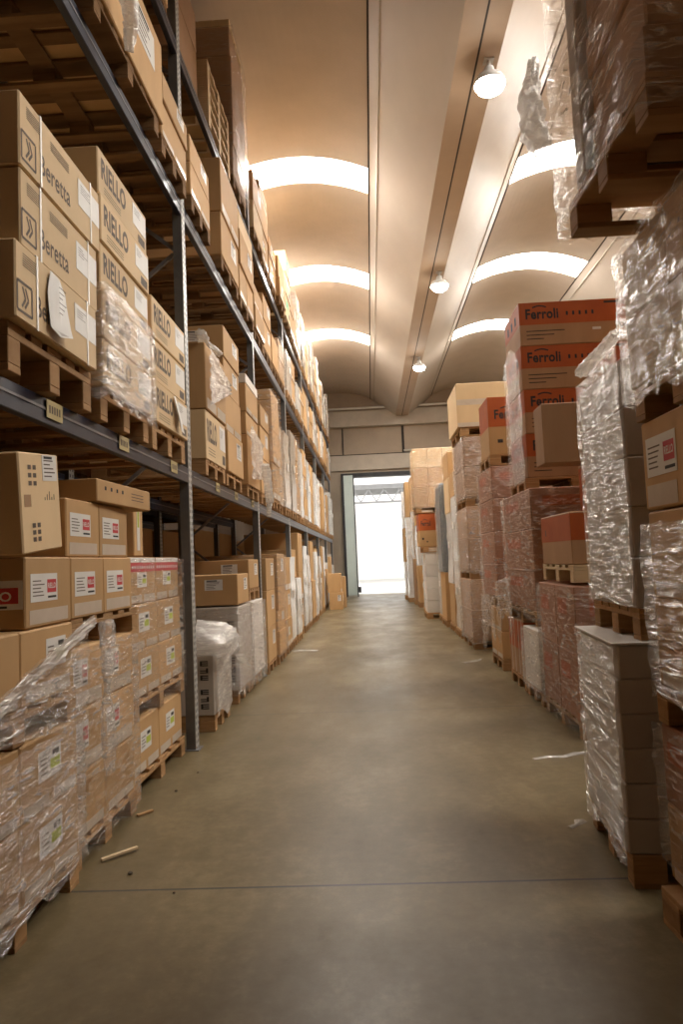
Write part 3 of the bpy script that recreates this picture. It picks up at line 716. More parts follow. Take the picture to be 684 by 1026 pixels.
specs1 = {2: [('b', [.5, .45, .30], None), ('b', [.55, .5, .45, .17], 'film'), ('b', [.52, .45, .4], 'film'), ('w', 1.35, 0)],
          3: [('w', 1.55, 0), ('b', [.6, .55, .45], 'film'), ('w', 1.45, 1), ('b', [.5, .5, .6], None)],
          4: [('w', 1.5, 1), ('b', [.75, .75], None), ('w', 1.4, 1), ('w', 1.2, 0)],
          5: [('w', 1.45, 1), ('b', [.7, .6], None), ('w', 1.5, 1), ('w', 1.3, 0)],
          6: [('b', [.6, .7], None), ('w', 1.4, 1), ('w', 1.55, 1), ('w', 1.4, 1)]}
STY = ['tape', 'lab', 'plain', 'glabel', 'lab', 'tape']
def fill(k, i, lvname, zs, sp, side='L', xf=-1.43):
    a, b_ = slot(k, i); w = WH(k, i, lvname)
    if sp is None: return
    if sp[0] == 'w': return wrapped(w, side, xf+R.uniform(-.04, .03), a, b_, zs, sp[1], bool(sp[2]), detail=False)
    det = k <= 2
    return stack(w, side, xf+R.uniform(-.04, .03), a, b_, zs, sp[1], [R.choice(STY) for _ in sp[1]], film=sp[2], detail=det, parts=k <= 3)
for k, row in specs1.items():
    for i, sp in enumerate(row): fill(k, i, LN[0], Z1, sp)
# ---------------------------------------------------------------- middle shelf
def W2(t): return f'{t}, {LN[1]}'
stack(W2('load above the strapped cartons'), 'L', -1.43, 2.72, 3.52, Z2, [.5], 'plain', detail=True)
carton(-2.3, -1.40, 3.66, 4.96, Z2+.146, Z2+.77, 'lab', '+X', 'long brown carton above the lettered cartons, middle shelf')
pallet(-1.97, 4.28, Z2, 1.1, 1.2, 'x', True, 'wooden pallet under the long brown carton on the middle shelf', mat='woodshade')
crumple([(-1.29, 3.60, 5.3), (-1.29, 3.72, 5.05), (-1.30, 3.95, 4.80), (-1.34, 4.02, 4.66)], lambda t: .075-.045*t, 'loose film tail hanging beside the long carton, middle shelf', 'filmwhite', 5)
stack(W2('load just before the first upright'), 'L', -1.42, 5.04, 5.76, Z2, [.28, .22], ['tape', 'lab'], detail=True)
stack(W2('low load just past the first upright'), 'L', -1.42, 5.92, 6.66, Z2, [.30, .26], ['tape', 'lab'], detail=True)
stack(W2('tall cartons past the first upright'), 'L', -1.42, 7.16, 8.12, Z2, [.48, .60], ['lab', 'tape'], detail=True)
stack(W2('cartons before the second upright'), 'L', -1.43, 8.30, 9.30, Z2, [.40, .45, .25], ['tape', 'lab', 'pale'], detail=True, cols=[2, 1, 1])
specs2 = {2: [('b', [.35, .3], None), ('b', [.45, .4], None), ('b', [.5], None), ('b', [.35, .35], 'film')],
          3: [('w', .8, 0), ('b', [.5, .4], None), ('w', .6, 1), ('b', [.4, .3], None)],
          4: [('b', [.5, .45], None), ('w', .95, 0), ('b', [.45, .4], None), ('w', .9, 1)],
          5: [('w', .8, 0), ('b', [.9], None), ('w', .85, 1), ('b', [.5, .4], None)],
          6: [('b', [.9], None), ('w', .9, 0), ('b', [.8], None), ('w', 1., 1)]}
for k, row in specs2.items():
    for i, sp in enumerate(row): fill(k, i, LN[1], Z2, sp)
# ---------------------------------------------------------------- highest shelf
def W3(t): return f'{t}, {LN[2]}'
stack(W3('load before the first upright'), 'L', -1.5, 4.75, 5.6, Z3, [.4, .35], ['plain', 'dark'], detail=True)
stack(W3('dark low load above the first upright'), 'L', -1.56, 6.0, 6.82, Z3, [.52, .42], ['dark', 'dark'], detail=True)
for i in range(5):
    pallet(-2.07, 7.52, Z3+.1455*i, 1.16, 1.1, 'x', True, f'empty wooden pallet, {["lowest", "second lowest", "middle", "second highest", "topmost"][i]} of the empty pile, highest shelf', 'empty pallets on the highest shelf', mat='woodpale')
stack(W3('tall wrapped load near the roof'), 'L', -1.44, 8.16, 9.02, Z3, [.38, .38, .38, .38, .38], ['dark', 'dark', 'dark', 'dark', 'dark'], film='filmthin', detail=True)
bm = bmesh.new()
for k in range(5): box(bm, -2.45+.2*k, -2.26+.2*k, 8.17, 9.01, .07, .092, 0, .003)
for yy in (8.16, 8.55, 8.93): box(bm, -2.45, -1.46, yy, yy+.09, 0, .069, 0, .003)
tag(link('wooden_cover', mesh(bm, 'wooden_cover', ['woodpale']), None, (0, 0, Z3+2.05)), 'pale wooden lid on the tall wrapped load, highest shelf', 'cover')
stack(W3('cartons behind the tall wrapped load'), 'L', -1.42, 9.52, 10.36, Z3, [.4, .45], ['pale', 'lab'], detail=True)
specs3 = {2: [None, ('b', [.5, .45, .25], None), ('b', [.4, .3], None), ('b', [.35, .4], None)],
          3: [('b', [.45, .5, .5], None), ('b', [.45, .4], None), ('b', [.5, .5], None), ('w', 1.5, 0)],
          4: [('w', 1.35, 0), ('b', [.6, .5], None), ('w', 1.2, 0), ('w', 1.5, 0)],
          5: [('b', [.6, .6], None), ('w', 1.55, 1), ('w', 1.3, 0), ('b', [.7, .6], None)],
          6: [('w', 1.5, 0), ('w', 1.2, 1), ('b', [.6, .6], None), ('w', 1.65, 0)]}
for k, row in specs3.items():
    for i, sp in enumerate(row):
        if k == 3 and i == 0:
            a, b_ = slot(3, 0); stack(W3('green-printed cartons past the third upright'), 'L', -1.40, a, b_, Z3, [.45, .42, .42], ['green2'], parts=True)
        else: fill(k, i, LN[2], Z3, sp)
for k in range(3):
    for j in (0, 1):
        nm = 'before the first upright' if k == 0 else f'between {ORD[k-1]} and {ORD[k]} uprights'
        for x, q in ((-2.9, 'aisle side'), (-3.9, 'wall side')): crossbar(allp[k]+.0525, allp[k+1]-.0525, *LV[j], x, f'{nm}, {q} of the rear row, {LN[j]}', None)
for k in range(3): upright(PY[k], k, -3.4, 'hidden rear-row rack upright behind the')
# ---------------------------------------------------------------- rear row of the rack: pallets with dim cartons
for k in range(0, 3):
    for i in range(4):
        a = allp[k]+.1+i*.865
        for zs, nm in ((Z1, LN[0]), (Z2, LN[1])):
            if k == 2 and zs > 3: continue
            bay = 'before the first upright' if k == 0 else f'past the {ORD[k-1]} upright'
            q = ["first", "second", "third", "fourth"][i]
            pallet(-3.4, a+.4, zs+.001, 1.1, .8, 'x', True, f'dim {q} pallet in the rear row {bay}, {nm}', 'rear pallets', mat='woodshade')
            carton(-3.9, -2.95, a+.01, a+.79, zs+.146, zs+.146+R.uniform(.7, 1.3), 'dark', '+X', f'dim {q} carton in the rear row {bay}, {nm}', 'rear cartons', parts=False)
for k in range(0, 7):
    for i in range(2):
        a = allp[k]+.15+i*1.75; bay = 'before the first upright' if k == 0 else f'past the {ORD[k-1]} upright'; q = ['nearer', 'farther'][i]
        carton(-3.9, -2.85, a, a+1.5, 0, .9, 'dark', '+X', f'dim {q} lower carton standing in the rear floor row {bay}', 'rear cartons', parts=False)
        carton(-3.9, -2.87, a+.03, a+1.4, .9, 2.02+.1*((k+i) % 2), 'plain', '+X', f'dim {q} upper carton standing in the rear floor row {bay}', 'rear cartons', parts=False)
for k, i, j in ((0, 0, 0),):
    pass
# ================================================================ floor level on the left, before the first upright
# nearest wrapped double-tier load (long pallet side on the aisle)
A = 'the nearest film-wrapped load'
pallet(-1.88, 2.87, 0, .8, 1.12, 'x', True, f'bottom wooden pallet under {A} on the floor')
for i, (a, b_) in enumerate(((2.31, 2.87), (2.87, 3.43))):
    q = ['near', 'far'][i]
    carton(-2.27, -1.475, a, b_, .146, .47, 'glabel', '+X', f'lower {q} carton in the bottom half of {A}', 'cartons in the nearest wrapped load')
    carton(-2.27, -1.478, a, b_, .47, .79, 'glabel', '+X', f'upper {q} carton in the bottom half of {A}', 'cartons in the nearest wrapped load')
pallet(-1.88, 2.87, .792, .8, 1.12, 'x', True, f'upper wooden pallet between the two halves of {A}')
for i, (a, b_) in enumerate(((2.31, 2.90), (2.90, 3.42))):
    q = ['near', 'far'][i]
    carton(-2.27, -1.485, a, b_, .938, 1.255, 'glabel2' if i else 'glabel', '+X', f'{q} lime-labelled carton on the upper pallet of {A}', 'cartons in the nearest wrapped load')
film_shell(-2.27, -1.47, 2.31, 3.43, .13, .78, f'clear film stretched around the bottom half of {A}', 'filmhvy', cell=.06, amp=.016, hem=.06)
film_sheet((-1.435, 2.27, 0), (0, 1, 0), 1.2, lambda t: (.80+.12*math.sin(t*5)*.3, .86+.41*max(0, t)**.75), f'torn film edge rising across the upper cartons of {A}', (1, 0, 0), 'filmhvy', amp=.03, cell=.05)
film_sheet((-1.40, 2.25, 0), (0, 1, 0), 1.22, lambda t: (.82+.40*max(0, t)**.75, .875+.41*max(0, t)**.75), f'bright rolled film hem rising across {A}', (1, 0, 0), 'filmwhite', amp=.03, cell=.05)
film_sheet((-1.41, 2.25, 0), (0, 1, 0), 1.2, lambda t: (.16+.57*t, .19+.60*t), f'pale diagonal film fold across the bottom half of {A}', (1, 0, 0), 'filmthin', amp=.02, cell=.05)
crumple([(-1.38, 3.58, 1.24), (-1.38, 3.60, 1.02), (-1.39, 3.59, .84), (-1.385, 3.60, .66), (-1.385, 3.61, .46)], lambda t: .03+.05*abs(math.sin(t*5+1)), f'hanging film tail at the far corner of {A}', 'filmhvy', 3, flat=.35)
# carton with red labels on top, and the leaning carton
carton(-2.25, -1.50, 2.98, 3.44, 1.258, 1.575, 'rlabelcam', '+X', 'brown carton with red labels on two sides, under the leaning carton')
o = carton(-2.15, -1.50, 2.97, 3.36, 1.585, 2.04, 'icons', '+X', 'leaning carton with handling symbols, tipped on the red-labelled cartons', rot=(.10, 0, .0), name='leaning_carton')
o.location.z = 1.601
# second load
B = 'the second load from the front'
pallet(-1.95, 3.945, 0, .84, .92, 'x', True, f'bottom wooden pallet under {B} on the floor')
for k, (za, zb) in enumerate(((.146, .47), (.47, .79), (.79, 1.11))):
    for i, (a, b_) in enumerate(((3.48, 3.92), (3.92, 4.40))):
        carton(-2.35, -1.53, a+.01*(i == 0), b_, za, zb, 'labR' if k else 'tape', '+X', f'{["bottom", "middle", "top"][k]} {["near", "far"][i]} carton below the upper pallet of {B}', 'cartons in the second load')
pallet(-1.95, 4.0, 1.112, .85, 1.0, 'x', True, f'upper wooden pallet inside {B}')
for i, (a, b_) in enumerate(((3.48, 3.92), (3.92, 4.38))):
    carton(-2.35, -1.52, a+.01*(i == 0), b_, 1.258, 1.575, 'rlabel', '+X', f'{["near", "far"][i]} red-labelled carton standing on the upper pallet of {B}', 'red-labelled cartons')
    carton(-2.35, -1.54, a+.01*(i == 0), b_, 1.575, 1.885, 'rlabel', '+X', f'{["near", "far"][i]} red-labelled carton topmost in {B}', 'red-labelled cartons')
carton(-2.1, -1.50, 3.84, 4.70, 1.888, 2.02, 'flatbox', '+X', 'long flat carton lying on top of the red-labelled cartons', rot=(.0, 0, -.03), name='flat_carton')
film_shell(-2.35, -1.525, 3.50, 4.40, .06, 1.10, f'clear film around the lower part of {B}', 'film', cell=.08, hem=.05)
# third load beside the first upright
T = 'the load beside the first upright'
pallet(-2.05, 5.10, 0, .95, 1.18, 'x', True, f'bottom wooden pallet under {T} on the floor')
for i, (a, b_) in enumerate(((4.52, 5.08), (5.08, 5.68))):
    q = ['near', 'far'][i]
    carton(-2.5, -1.585, a, b_, .146, .50, 'glabel', '+X', f'{q} lime-labelled carton on the bottom pallet of {T}', 'lime-labelled cartons')
pallet(-2.04, 5.11, .502, .94, 1.2, 'x', True, f'upper wooden pallet inside {T}')
for k, (za, zb) in enumerate(((.648, .955), (.955, 1.265), (1.265, 1.585))):
    for i, (a, b_) in enumerate(((4.52, 5.10), (5.10, 5.70))):
        q = ['near', 'far'][i]
        carton(-2.5, -1.575-.008*k, a, b_, za, zb, 'redtape' if k == 2 else 'glabel', '+X', f'{q} {["bottom", "middle", "red-taped top"][k]} carton on the upper pallet of {T}', 'lime-labelled cartons')
film_shell(-2.5, -1.57, 4.53, 5.70, .56, 1.57, f'clear film around the upper cartons of {T}', 'filmthin', cell=.08, hem=.07)
carton(-2.2, -1.62, 4.74, 4.93, 1.588, 1.99, 'tallgreen', '+X', 'tall slim carton with green label standing on the red-taped load', name='slim_carton')
# second bay
pallet(-1.79, 6.72, 0, .62, .66, 'x', True, 'wooden pallet under the carton with the film heap, past the first upright')
carton(-2.10, -1.475, 6.38, 7.06, .146, .74, 'greytext', '+X', 'short grey carton with dark vertical letters under the film heap')
bm = bmesh.new(); rr = random.Random(5); n = 22; m = 9; rows = []
for j in range(m+1):
    t = j/m; row = []
    for k in range(n):
        a = 2*math.pi*k/n; cx, sy = math.cos(a), math.sin(a)
        if t < .35: q = 1.03+.05*rr.random(); z = .68+.12*t/.35+rr.uniform(-.12, .02)*(j == 0)
        else: q = 1.02*math.cos((t-.35)/.65*1.45)+.03; z = .80+.12*math.sin((t-.35)/.65*1.57)*(1+.3*math.sin(3*a))
        ex = lambda c: math.copysign(abs(c)**.25, c)
        row.append(bm.verts.new((-1.785+ex(cx)*.385*q+rr.uniform(-.0, .02), 6.72+ex(sy)*.41*q, z+(rr.uniform(-.012, .022)+.018*math.sin(k*2.4+j*1.3))*(t > .4))))
    rows.append(row)
for A_, B_ in zip(rows, rows[1:]):
    for k in range(n): bm.faces.new((A_[k], A_[(k+1) % n], B_[(k+1) % n], B_[k])).smooth = True
tag(link('film_heap', mesh(bm, 'film_heap', ['filmwhite'])), 'heap of crumpled white film bunched on the short grey carton', 'plastic film')
crumple([(-1.32, 6.8, .63), (-1.30, 6.98, .52), (-1.28, 7.15, .47)], lambda t: .05-.03*t, 'ragged film flap sticking out of the film heap', 'filmwhite', 21, flat=.3)
film_sheet((-1.455, 6.40, 0), (0, 1, 0), .64, lambda t: (.12+.05*math.sin(t*7), .66), 'milky film on the aisle face of the short grey carton', (1, 0, 0), 'filmwhite', amp=.02)
pallet(-1.95, 7.98, 0, .9, .76, 'x', True, 'wooden pallet under the tall grey lettered carton')
carton(-2.45, -1.47, 7.60, 8.36, .146, 1.045, 'greytext', '+X', 'tall grey carton with vertical letters under a brown carton')
film_shell(-2.45, -1.465, 7.60, 8.36, .10, 1.03, 'bright film around the tall grey lettered carton', 'filmhvy', cell=.08)
carton(-2.45, -1.48, 7.66, 8.34, 1.06, 1.40, 'lab', '+X', 'wide brown carton lying on the tall grey carton')
pallet(-1.95, 8.84, 0, .9, .78, 'x', True, 'wooden pallet under the white-wrapped cartons before the second upright')
carton(-2.4, -1.46, 8.46, 9.26, .146, .60, 'white', '+X', 'lower white carton under film before the second upright')
carton(-2.4, -1.465, 8.46, 9.26, .60, 1.05, 'white', '+X', 'upper white carton under film before the second upright')
film_shell(-2.4, -1.455, 8.46, 9.26, .08, 1.04, 'heavy film around the white cartons before the second upright', 'filmhvy', cell=.07)
pallet(-1.95, 8.86, 1.052, .9, .78, 'x', True, 'upper wooden pallet standing on the white-wrapped cartons')
carton(-2.4, -1.50, 8.50, 9.24, 1.198, 1.56, 'lab', '+X', 'labelled brown carton on the upper pallet before the second upright')
F0 = 'floor level'
def WF(k, i): return f'{["first", "second", "third", "fourth"][i]} load past the {ORD[k-1]} upright, {F0}'
fl = {2: [('b', [.48, .5, .45], None), ('b', [.35, .3, .35, .5], 'filmthin'), ('b', [.45, .45, .55], None), ('w', 1.45, 1)],
      3: [('w', 1.05, 1), ('b', [.6, .55, .8], None), ('w', 1.7, 1), ('w', 1.5, 0)],
      4: [('b', [.9, .95], None), ('w', 1.6, 1), ('b', [.8, .9], None), ('w', 1.5, 0)],
      5: [('b', [.9, .9], None), ('w', 1.8, 1), ('b', [.6, .5], None), ('w', 1.3, 1)],
      6: [('b', [.7, .8], None), ('w', 1.6, 0), ('w', 1.2, 1), ('b', [.6, .6], None)]}
for k, row in fl.items():
    for i, sp in enumerate(row): fill(k, i, F0, 0.0, sp, xf=-1.42)
carton(-2.1, -1.5, 13.2, 13.85, 1.21, 1.75, 'plain', '+X', 'brown carton resting on the white wrapped load past the third upright')
# cartons standing in the aisle near the door
carton(-1.34, -.93, 21.5, 22.1, 0, .52, 'lab', '+X', 'lower brown carton of the pair standing in the aisle by the door')
carton(-1.38, -.97, 21.52, 22.1, .52, 1.10, 'tape', '+X', 'upper brown carton of the pair standing in the aisle by the door')
carton(-1.25, -.86, 22.3, 22.9, 0, .98, 'plain', '+X', 'upright brown carton just behind the pair near the door')
# ================================================================ right side
# nearest column
C0 = 'the nearest right-hand column'
def rpal(x0, x1, y0, y1, z, label, along='x', rz=0., mat='wood'):
    return pallet((x0+x1)/2, (y0+y1)/2, z, x1-x0, y1-y0, along, True, label, None, rz, mat)
rpal(1.12, 2.3, 2.12, 2.98, 0, 'jutting bottom pallet of the tall column at the frame edge', 'y', .05)
for i, (a, b_) in enumerate(((2.2, 2.6), (2.6, 3.02))):
    for k, (za, zb) in enumerate(((.146, .45), (.45, .775))):
        carton(1.17, 2.2, a, b_, za, zb, 'tape' if k == 0 else 'brownred', '-X', f'{["bottom", "second"][k]} {["near", "far"][i]} wrapped carton low in the column at the frame edge', 'cartons low in the edge column')
film_shell(1.17, 2.2, 2.2, 3.02, .21, .77, 'film around the lowest cartons of the column at the frame edge', 'film', cell=.07, amp=.03)
rpal(1.17, 2.2, 2.2, 3.02, .777, 'second pallet up in the column at the frame edge')
for i, (a, b_) in enumerate(((2.2, 2.6), (2.6, 3.02))):
    for k, (za, zb) in enumerate(((.923, 1.29), (1.29, 1.65))):
        carton(1.18, 2.2, a, b_, za, zb, 'tape', '-X', f'{["lower", "upper"][k]} {["near", "far"][i]} carton below the red-labelled carton, edge column', 'cartons midway in the edge column')
film_shell(1.18, 2.2, 2.2, 3.02, .90, 1.60, 'milky film bunched below the red-labelled carton at the frame edge', 'filmhvy', cell=.07, amp=.035)
carton(1.18, 2.15, 2.35, 3.03, 1.655, 2.03, 'labR', '-X', 'carton with red label in the column at the frame edge')
rpal(1.17, 2.15, 2.2, 3.04, 2.035, 'third pallet up, above the red-labelled carton at the frame edge')
for i, (a, b_) in enumerate(((2.2, 2.62), (2.62, 3.06))):
    for k, (za, zb) in enumerate(((2.181, 2.49), (2.49, 2.80))):
        carton(1.16, 2.15, a, b_, za, zb, 'plain', '-X', f'{["lower", "upper"][k]} {["near", "far"][i]} wrapped carton under the overhanging pallet', 'cartons under the overhanging pallet')
film_shell(1.16, 2.15, 2.2, 3.06, 2.12, 2.80, 'crumpled film around the cartons under the overhanging pallet', 'filmhvy', cell=.06, amp=.03, hem=.05)
rpal(.92, 2.1, 2.12, 2.96, 2.835, 'overhanging pallet high up at the frame edge')
zz = 2.981
for k in range(6):
    h = [.17, .18, .17, .2, .18, .2][k]
    carton(.93+.012*(k % 2), 1.95, 2.13+.008*(k % 3), 2.66, zz, zz+h, 'dark', '-X', f'{TIER[6][k]} flat brown carton on the overhanging pallet', 'flat cartons on the overhanging pallet', name='flat_carton', parts=False); zz += h
for k, (a, b_, za, h) in enumerate(((2.68, 2.78, 2.981, 1.05), (2.80, 2.88, 2.981, .95), (2.90, 2.97, 2.981, .78))):
    carton(.90+.03*k, 1.7, a, b_, za, za+h, 'grey', '-X', f'{["tallest", "middle", "shortest"][k]} upright grey flat carton at the back of the overhanging pallet', name='upright_carton', parts=False)
film_shell(.90, 2.0, 2.12, 2.98, 2.86, 4.02, 'wrinkled shiny film around the flat cartons on the overhanging pallet', 'film', cell=.05, amp=.03, hem=.03)
crumple([(.86, 3.14, 3.78), (.83, 3.15, 3.60), (.84, 3.15, 3.45), (.88, 3.14, 3.33)], lambda t: .035+.055*math.sin(t*2.6), 'torn film bag dangling from the overhanging pallet', 'filmwhite', 12)
_b0 = set(bpy.data.objects)
# the pale, double-height wrapped load
Dn = 'the tall pale wrapped column'
rpal(1.09, 2.25, 3.23, 4.0, 0, f'bottom pallet under {Dn}')
for k in range(6):
    o_ = [.0, .004, .008, .004, .0, .012][k]
    carton(1.075+o_, 2.2, 3.235, 4.0, .146+.153*k, .146+.153*(k+1), 'grey', '-X', f'{TIER[6][k]} grey carton in the lower half of {Dn}', 'grey cartons low in the pale column', parts=False)
film_sheet((1.068, 3.234, 0), (0, 1, 0), .765, lambda t: (.10-.03*math.sin(t*9), 1.055), f'wrinkled film on the aisle face of the lower half of {Dn}', (-1, 0, 0), 'filmdense', cell=.035, amp=.016)
LOWER = set(bpy.data.objects)-_b0
bm = bmesh.new(); box(bm, 1.06, 2.2, 3.22, 4.01, 1.066, 1.076, 0, .002); tag(link('white_sheet', mesh(bm, 'cover_sheet', ['white'])), f'white board lying between the halves of {Dn}', 'board')
rpal(1.20, 2.2, 3.25, 3.99, 1.078, f'upper pallet between the halves of {Dn}')
for k in range(5):
    o_ = [.0, .004, .008, .004, .008][k]
    h = .232; za = 1.224+h*k
    carton(1.185+o_, 2.2, 3.235+.004*(k % 2), 3.99, za, za+h, 'grey', '-X', f'{TIER[5][k]} carton in the upper half of {Dn}', 'grey cartons high in the pale column', parts=False)
def dprof(t): return (1.235-.012*math.sin(t*8), 2.44+.02*math.sin(t*6))
film_sheet((1.180, 3.232, 0), (0, 1, 0), .76, dprof, f'glossy film on the aisle face of the upper half of {Dn}', (-1, 0, 0), 'filmdense', cell=.035, amp=.018)
crumple([(1.21, 3.97, 2.50), (1.22, 3.8, 2.52), (1.22, 3.6, 2.52), (1.21, 3.3, 2.52)], lambda t: .045-.012*t, f'gathered film ridge along the top edge of {Dn}', 'filmwhite', 31)
def turn(objs, px, py, a):
    c, s_ = math.cos(a), math.sin(a)
    for o in objs:
        if o.parent is None:
            x, y = o.location.x-px, o.location.y-py
            o.location.x, o.location.y = px+c*x-s_*y, py+s_*x+c*y; o.rotation_euler.z += a
UPPER = set(bpy.data.objects)-_b0-LOWER
turn(LOWER | {o for o in UPPER if o.name.startswith('white_sheet')}, 1.07, 3.23, -.075)
turn({o for o in UPPER if not o.name.startswith('white_sheet')}, 1.18, 3.23, -.04)
# the orange group: low wrapped load with a small pallet on it
G = 'the brown wrapped load beyond the pale column'
rpal(1.60, 2.76, 5.68, 6.82, 0, f'bottom pallet under {G}')
for i, (a, b_) in enumerate(((5.66, 6.24), (6.24, 6.82))):
    for k, (za, zb) in enumerate(((.146, .68), (.68, 1.215))):
        carton(1.59, 2.75, a, b_, za, zb, 'brownred', '-X', f'{["lower", "upper"][k]} {["near", "far"][i]} carton inside {G}', 'cartons in the brown wrapped load', parts=False)
film_shell(1.59, 2.75, 5.66, 6.82, .08, 1.21, f'clear wrinkled film around {G}', 'film', cell=.07, amp=.03, hem=.06)
rpal(1.63, 2.43, 5.76, 6.76, 1.235, f'small pallet standing on {G}', mat='woodpale')
carton(1.63, 1.98, 5.78, 6.74, 1.381, 1.82, 'orange', '-X', 'orange carton on the small pallet upon the brown wrapped load')
carton(2.03, 2.42, 5.77, 6.20, 1.381, 1.96, 'orangestrap', '-X', 'strapped orange carton behind the small orange carton')
carton(2.02, 2.42, 6.24, 6.76, 1.381, 2.30, 'orange', '-X', 'tall orange carton below the dark carton')
carton(1.62, 2.42, 6.42, 6.74, 2.303, 2.86, 'dark', '-X', 'dark brown carton perched in front of the orange and brown cartons')
# orange and brown carton tower
Tw = 'the orange carton tower'
rpal(1.60, 2.7, 6.94, 7.62, 0, f'bottom pallet under the pale wrapped cartons of {Tw}')
carton(1.58, 2.6, 6.93, 7.60, .146, .73, 'white', '-X', f'pale wrapped carton at the foot of {Tw}')
film_shell(1.58, 2.6, 6.93, 7.60, .12, .72, f'film around the pale carton at the foot of {Tw}', 'filmhvy', cell=.08)
rpal(1.60, 2.7, 7.68, 8.48, 0, f'bottom pallet under the strapped orange cartons of {Tw}')
for i, (a, b_) in enumerate(((7.68, 8.08), (8.08, 8.48))):
    carton(1.60, 2.6, a, b_, .146, .76, 'orangestrap', '-X', f'{["near", "far"][i]} strapped orange carton at the foot of {Tw}', 'strapped orange cartons')
rpal(1.60, 2.78, 7.0, 8.40, .765, f'long middle pallet in {Tw}')
for k in range(3):
    za = .911+.41*k
    carton(1.60, 2.8, 7.0, 8.40, za, za+.41, 'brownred', '-X', f'{["lower", "middle", "upper"][k]} wrapped carton midway up {Tw}', 'wrapped cartons midway in the tower', parts=False)
film_shell(1.60, 2.8, 7.0, 8.40, .85, 2.13, f'shiny film around the middle of {Tw}', 'film', cell=.07, amp=.03, hem=.06)
rpal(1.68, 2.8, 7.5, 8.30, 2.145, f'topmost pallet in {Tw}')
for k in range(4):
    za = 2.291+.478*k
    carton(1.71+.008*(k % 2), 2.86, 7.50, 8.29, za, za+.478, 'ferroli', '-X', f'{TIER[4][k]} orange and brown carton at the top of {Tw}', 'orange and brown cartons')
film_sheet((1.68, 7.48, 0), (0, 1, 0), .84, lambda t: (2.26, 3.55+.25*math.sin(t*3)), f'film on the aisle face of the top cartons of {Tw}', (-1, 0, 0), 'filmhvy', cell=.07, amp=.03)
film_sheet((1.545, 7.9, 0), (0, 1, 0), .95, lambda t: (.55+.25*math.sin(t*4), 1.25-.1*t), f'torn film hanging over the strapped orange cartons of {Tw}', (-1, 0, 0), 'filmhvy', cell=.06, amp=.06)
# strapped orange carton on red wrapped load
Q = 'the red wrapped stack past the orange tower'
rpal(1.62, 2.6, 9.1, 9.9, 0, f'bottom pallet under {Q}')
for k, (za, zb) in enumerate(((.146, .5), (.5, .79))):
    carton(1.62, 2.6, 9.1, 9.9, za, zb, 'tape', '-X', f'{["lower", "upper"][k]} brown carton at the foot of {Q}')
rpal(1.62, 2.6, 9.1, 9.9, .793, f'second pallet up in {Q}')
for k in range(4):
    za = .939+.425*k
    carton(1.60, 2.65, 9.10, 10.2, za, za+.425, 'brownred', '-X', f'{TIER[4][k]} carton inside {Q}', 'cartons in the red wrapped stack', parts=False)
film_shell(1.60, 2.65, 9.10, 10.2, .84, 2.63, f'film around {Q}', 'film', cell=.1, amp=.03)
rpal(1.60, 2.4, 9.12, 9.92, 2.645, f'top pallet on {Q}')
carton(1.61, 2.3, 9.15, 9.85, 2.791, 3.56, 'ferrolitop', '-X', f'strapped orange carton standing on {Q}')
film_sheet((1.53, 9.0, 0), (0, 1, 0), 1.0, lambda t: (.35+.2*math.sin(t*5), .95), f'ragged film skirt hanging low on {Q}', (-1, 0, 0), 'filmhvy', cell=.06, amp=.06)
# big pale carton on three wrapped tiers
K = 'the wrapped stack under the big pale carton'
z = 0
for j, hs in enumerate((.96, 1.02, .98)):
    rpal(1.56, 2.7, 11.25, 12.45, z, f'{["bottom", "middle", "upper"][j]} pallet in {K}'); z += .146
    for k in range(2):
        carton(1.55, 2.6, 11.22, 12.45, z+hs/2*k, z+hs/2*(k+1), 'dark', '-X', f'{["lower", "upper"][k]} carton of the {["bottom", "middle", "upper"][j]} tier in {K}', parts=False)
    film_shell(1.55, 2.6, 11.22, 12.45, z-.03, z+hs-.01, f'film around the {["bottom", "middle", "upper"][j]} tier of {K}', 'filmhvy', cell=.1, amp=.03); z += hs+.002
rpal(1.52, 2.6, 11.22, 12.4, z, f'top pallet carrying the big pale carton'); z += .146
carton(1.48, 2.75, 11.2, 12.42, z, z+.72, 'bigpale', '-X', 'big pale carton with broad tape, crowning the wrapped stacks')
# beyond, towards the door
def col(x, y0, y1, items, where):
    z = 0
    for j, (kind, h, st) in enumerate(items):
        q = ['bottom', 'second', 'third', 'fourth', 'fifth'][j]
        if kind == 'p': pallet(x+.5, (y0+y1)/2, z, 1.0, y1-y0-.02, 'x', False, f'{q}-level pallet of {where}'); z += .146
        elif kind == 'b': carton(x+R.uniform(0, .03), x+.95, y0, y1, z, z+h, st, '-X', f'{LOOK.get(st, "brown carton")} at the {q} level of {where}', parts=False); z += h+.002
        elif kind == 'w': z = wrapped(f'{q} level of {where}', 'R', x, y0, y1, z, h, st == 'white', pal=False)+.002
col(1.55, 12.75, 13.55, [('p', 0, 0), ('w', 1.25, 'brown'), ('w', 1.2, 'white'), ('b', .45, 'plain')], 'the narrow stack past the big pale carton')
col(1.56, 13.75, 14.6, [('p', 0, 0), ('b', .8, 'tape'), ('w', 1.4, 'white'), ('b', .7, 'pale'), ('b', .5, 'plain')], 'the stack before the dark wrapped load')
col(1.52, 14.9, 15.8, [('p', 0, 0), ('b', 1.0, 'lab')], 'the dark wrapped load')
bm = bmesh.new(); box(bm, 1.50, 2.5, 14.9, 15.78, 1.15, 3.05, 0, .04)
tag(link('dark_wrapped_load', mesh(bm, 'dark_wrapped_load', ['bluegrey'])), 'dark blue-grey film-wrapped load on a brown carton', 'wrapped load')
film_shell(1.50, 2.5, 14.9, 15.78, 1.16, 3.04, 'shiny film around the dark blue-grey load', 'film', cell=.12, amp=.03)
H_ = 'the white carton stack near the door'
pallet(1.78, 17.4, 0, 1.0, .84, 'x', False, f'dark pallet under {H_}')
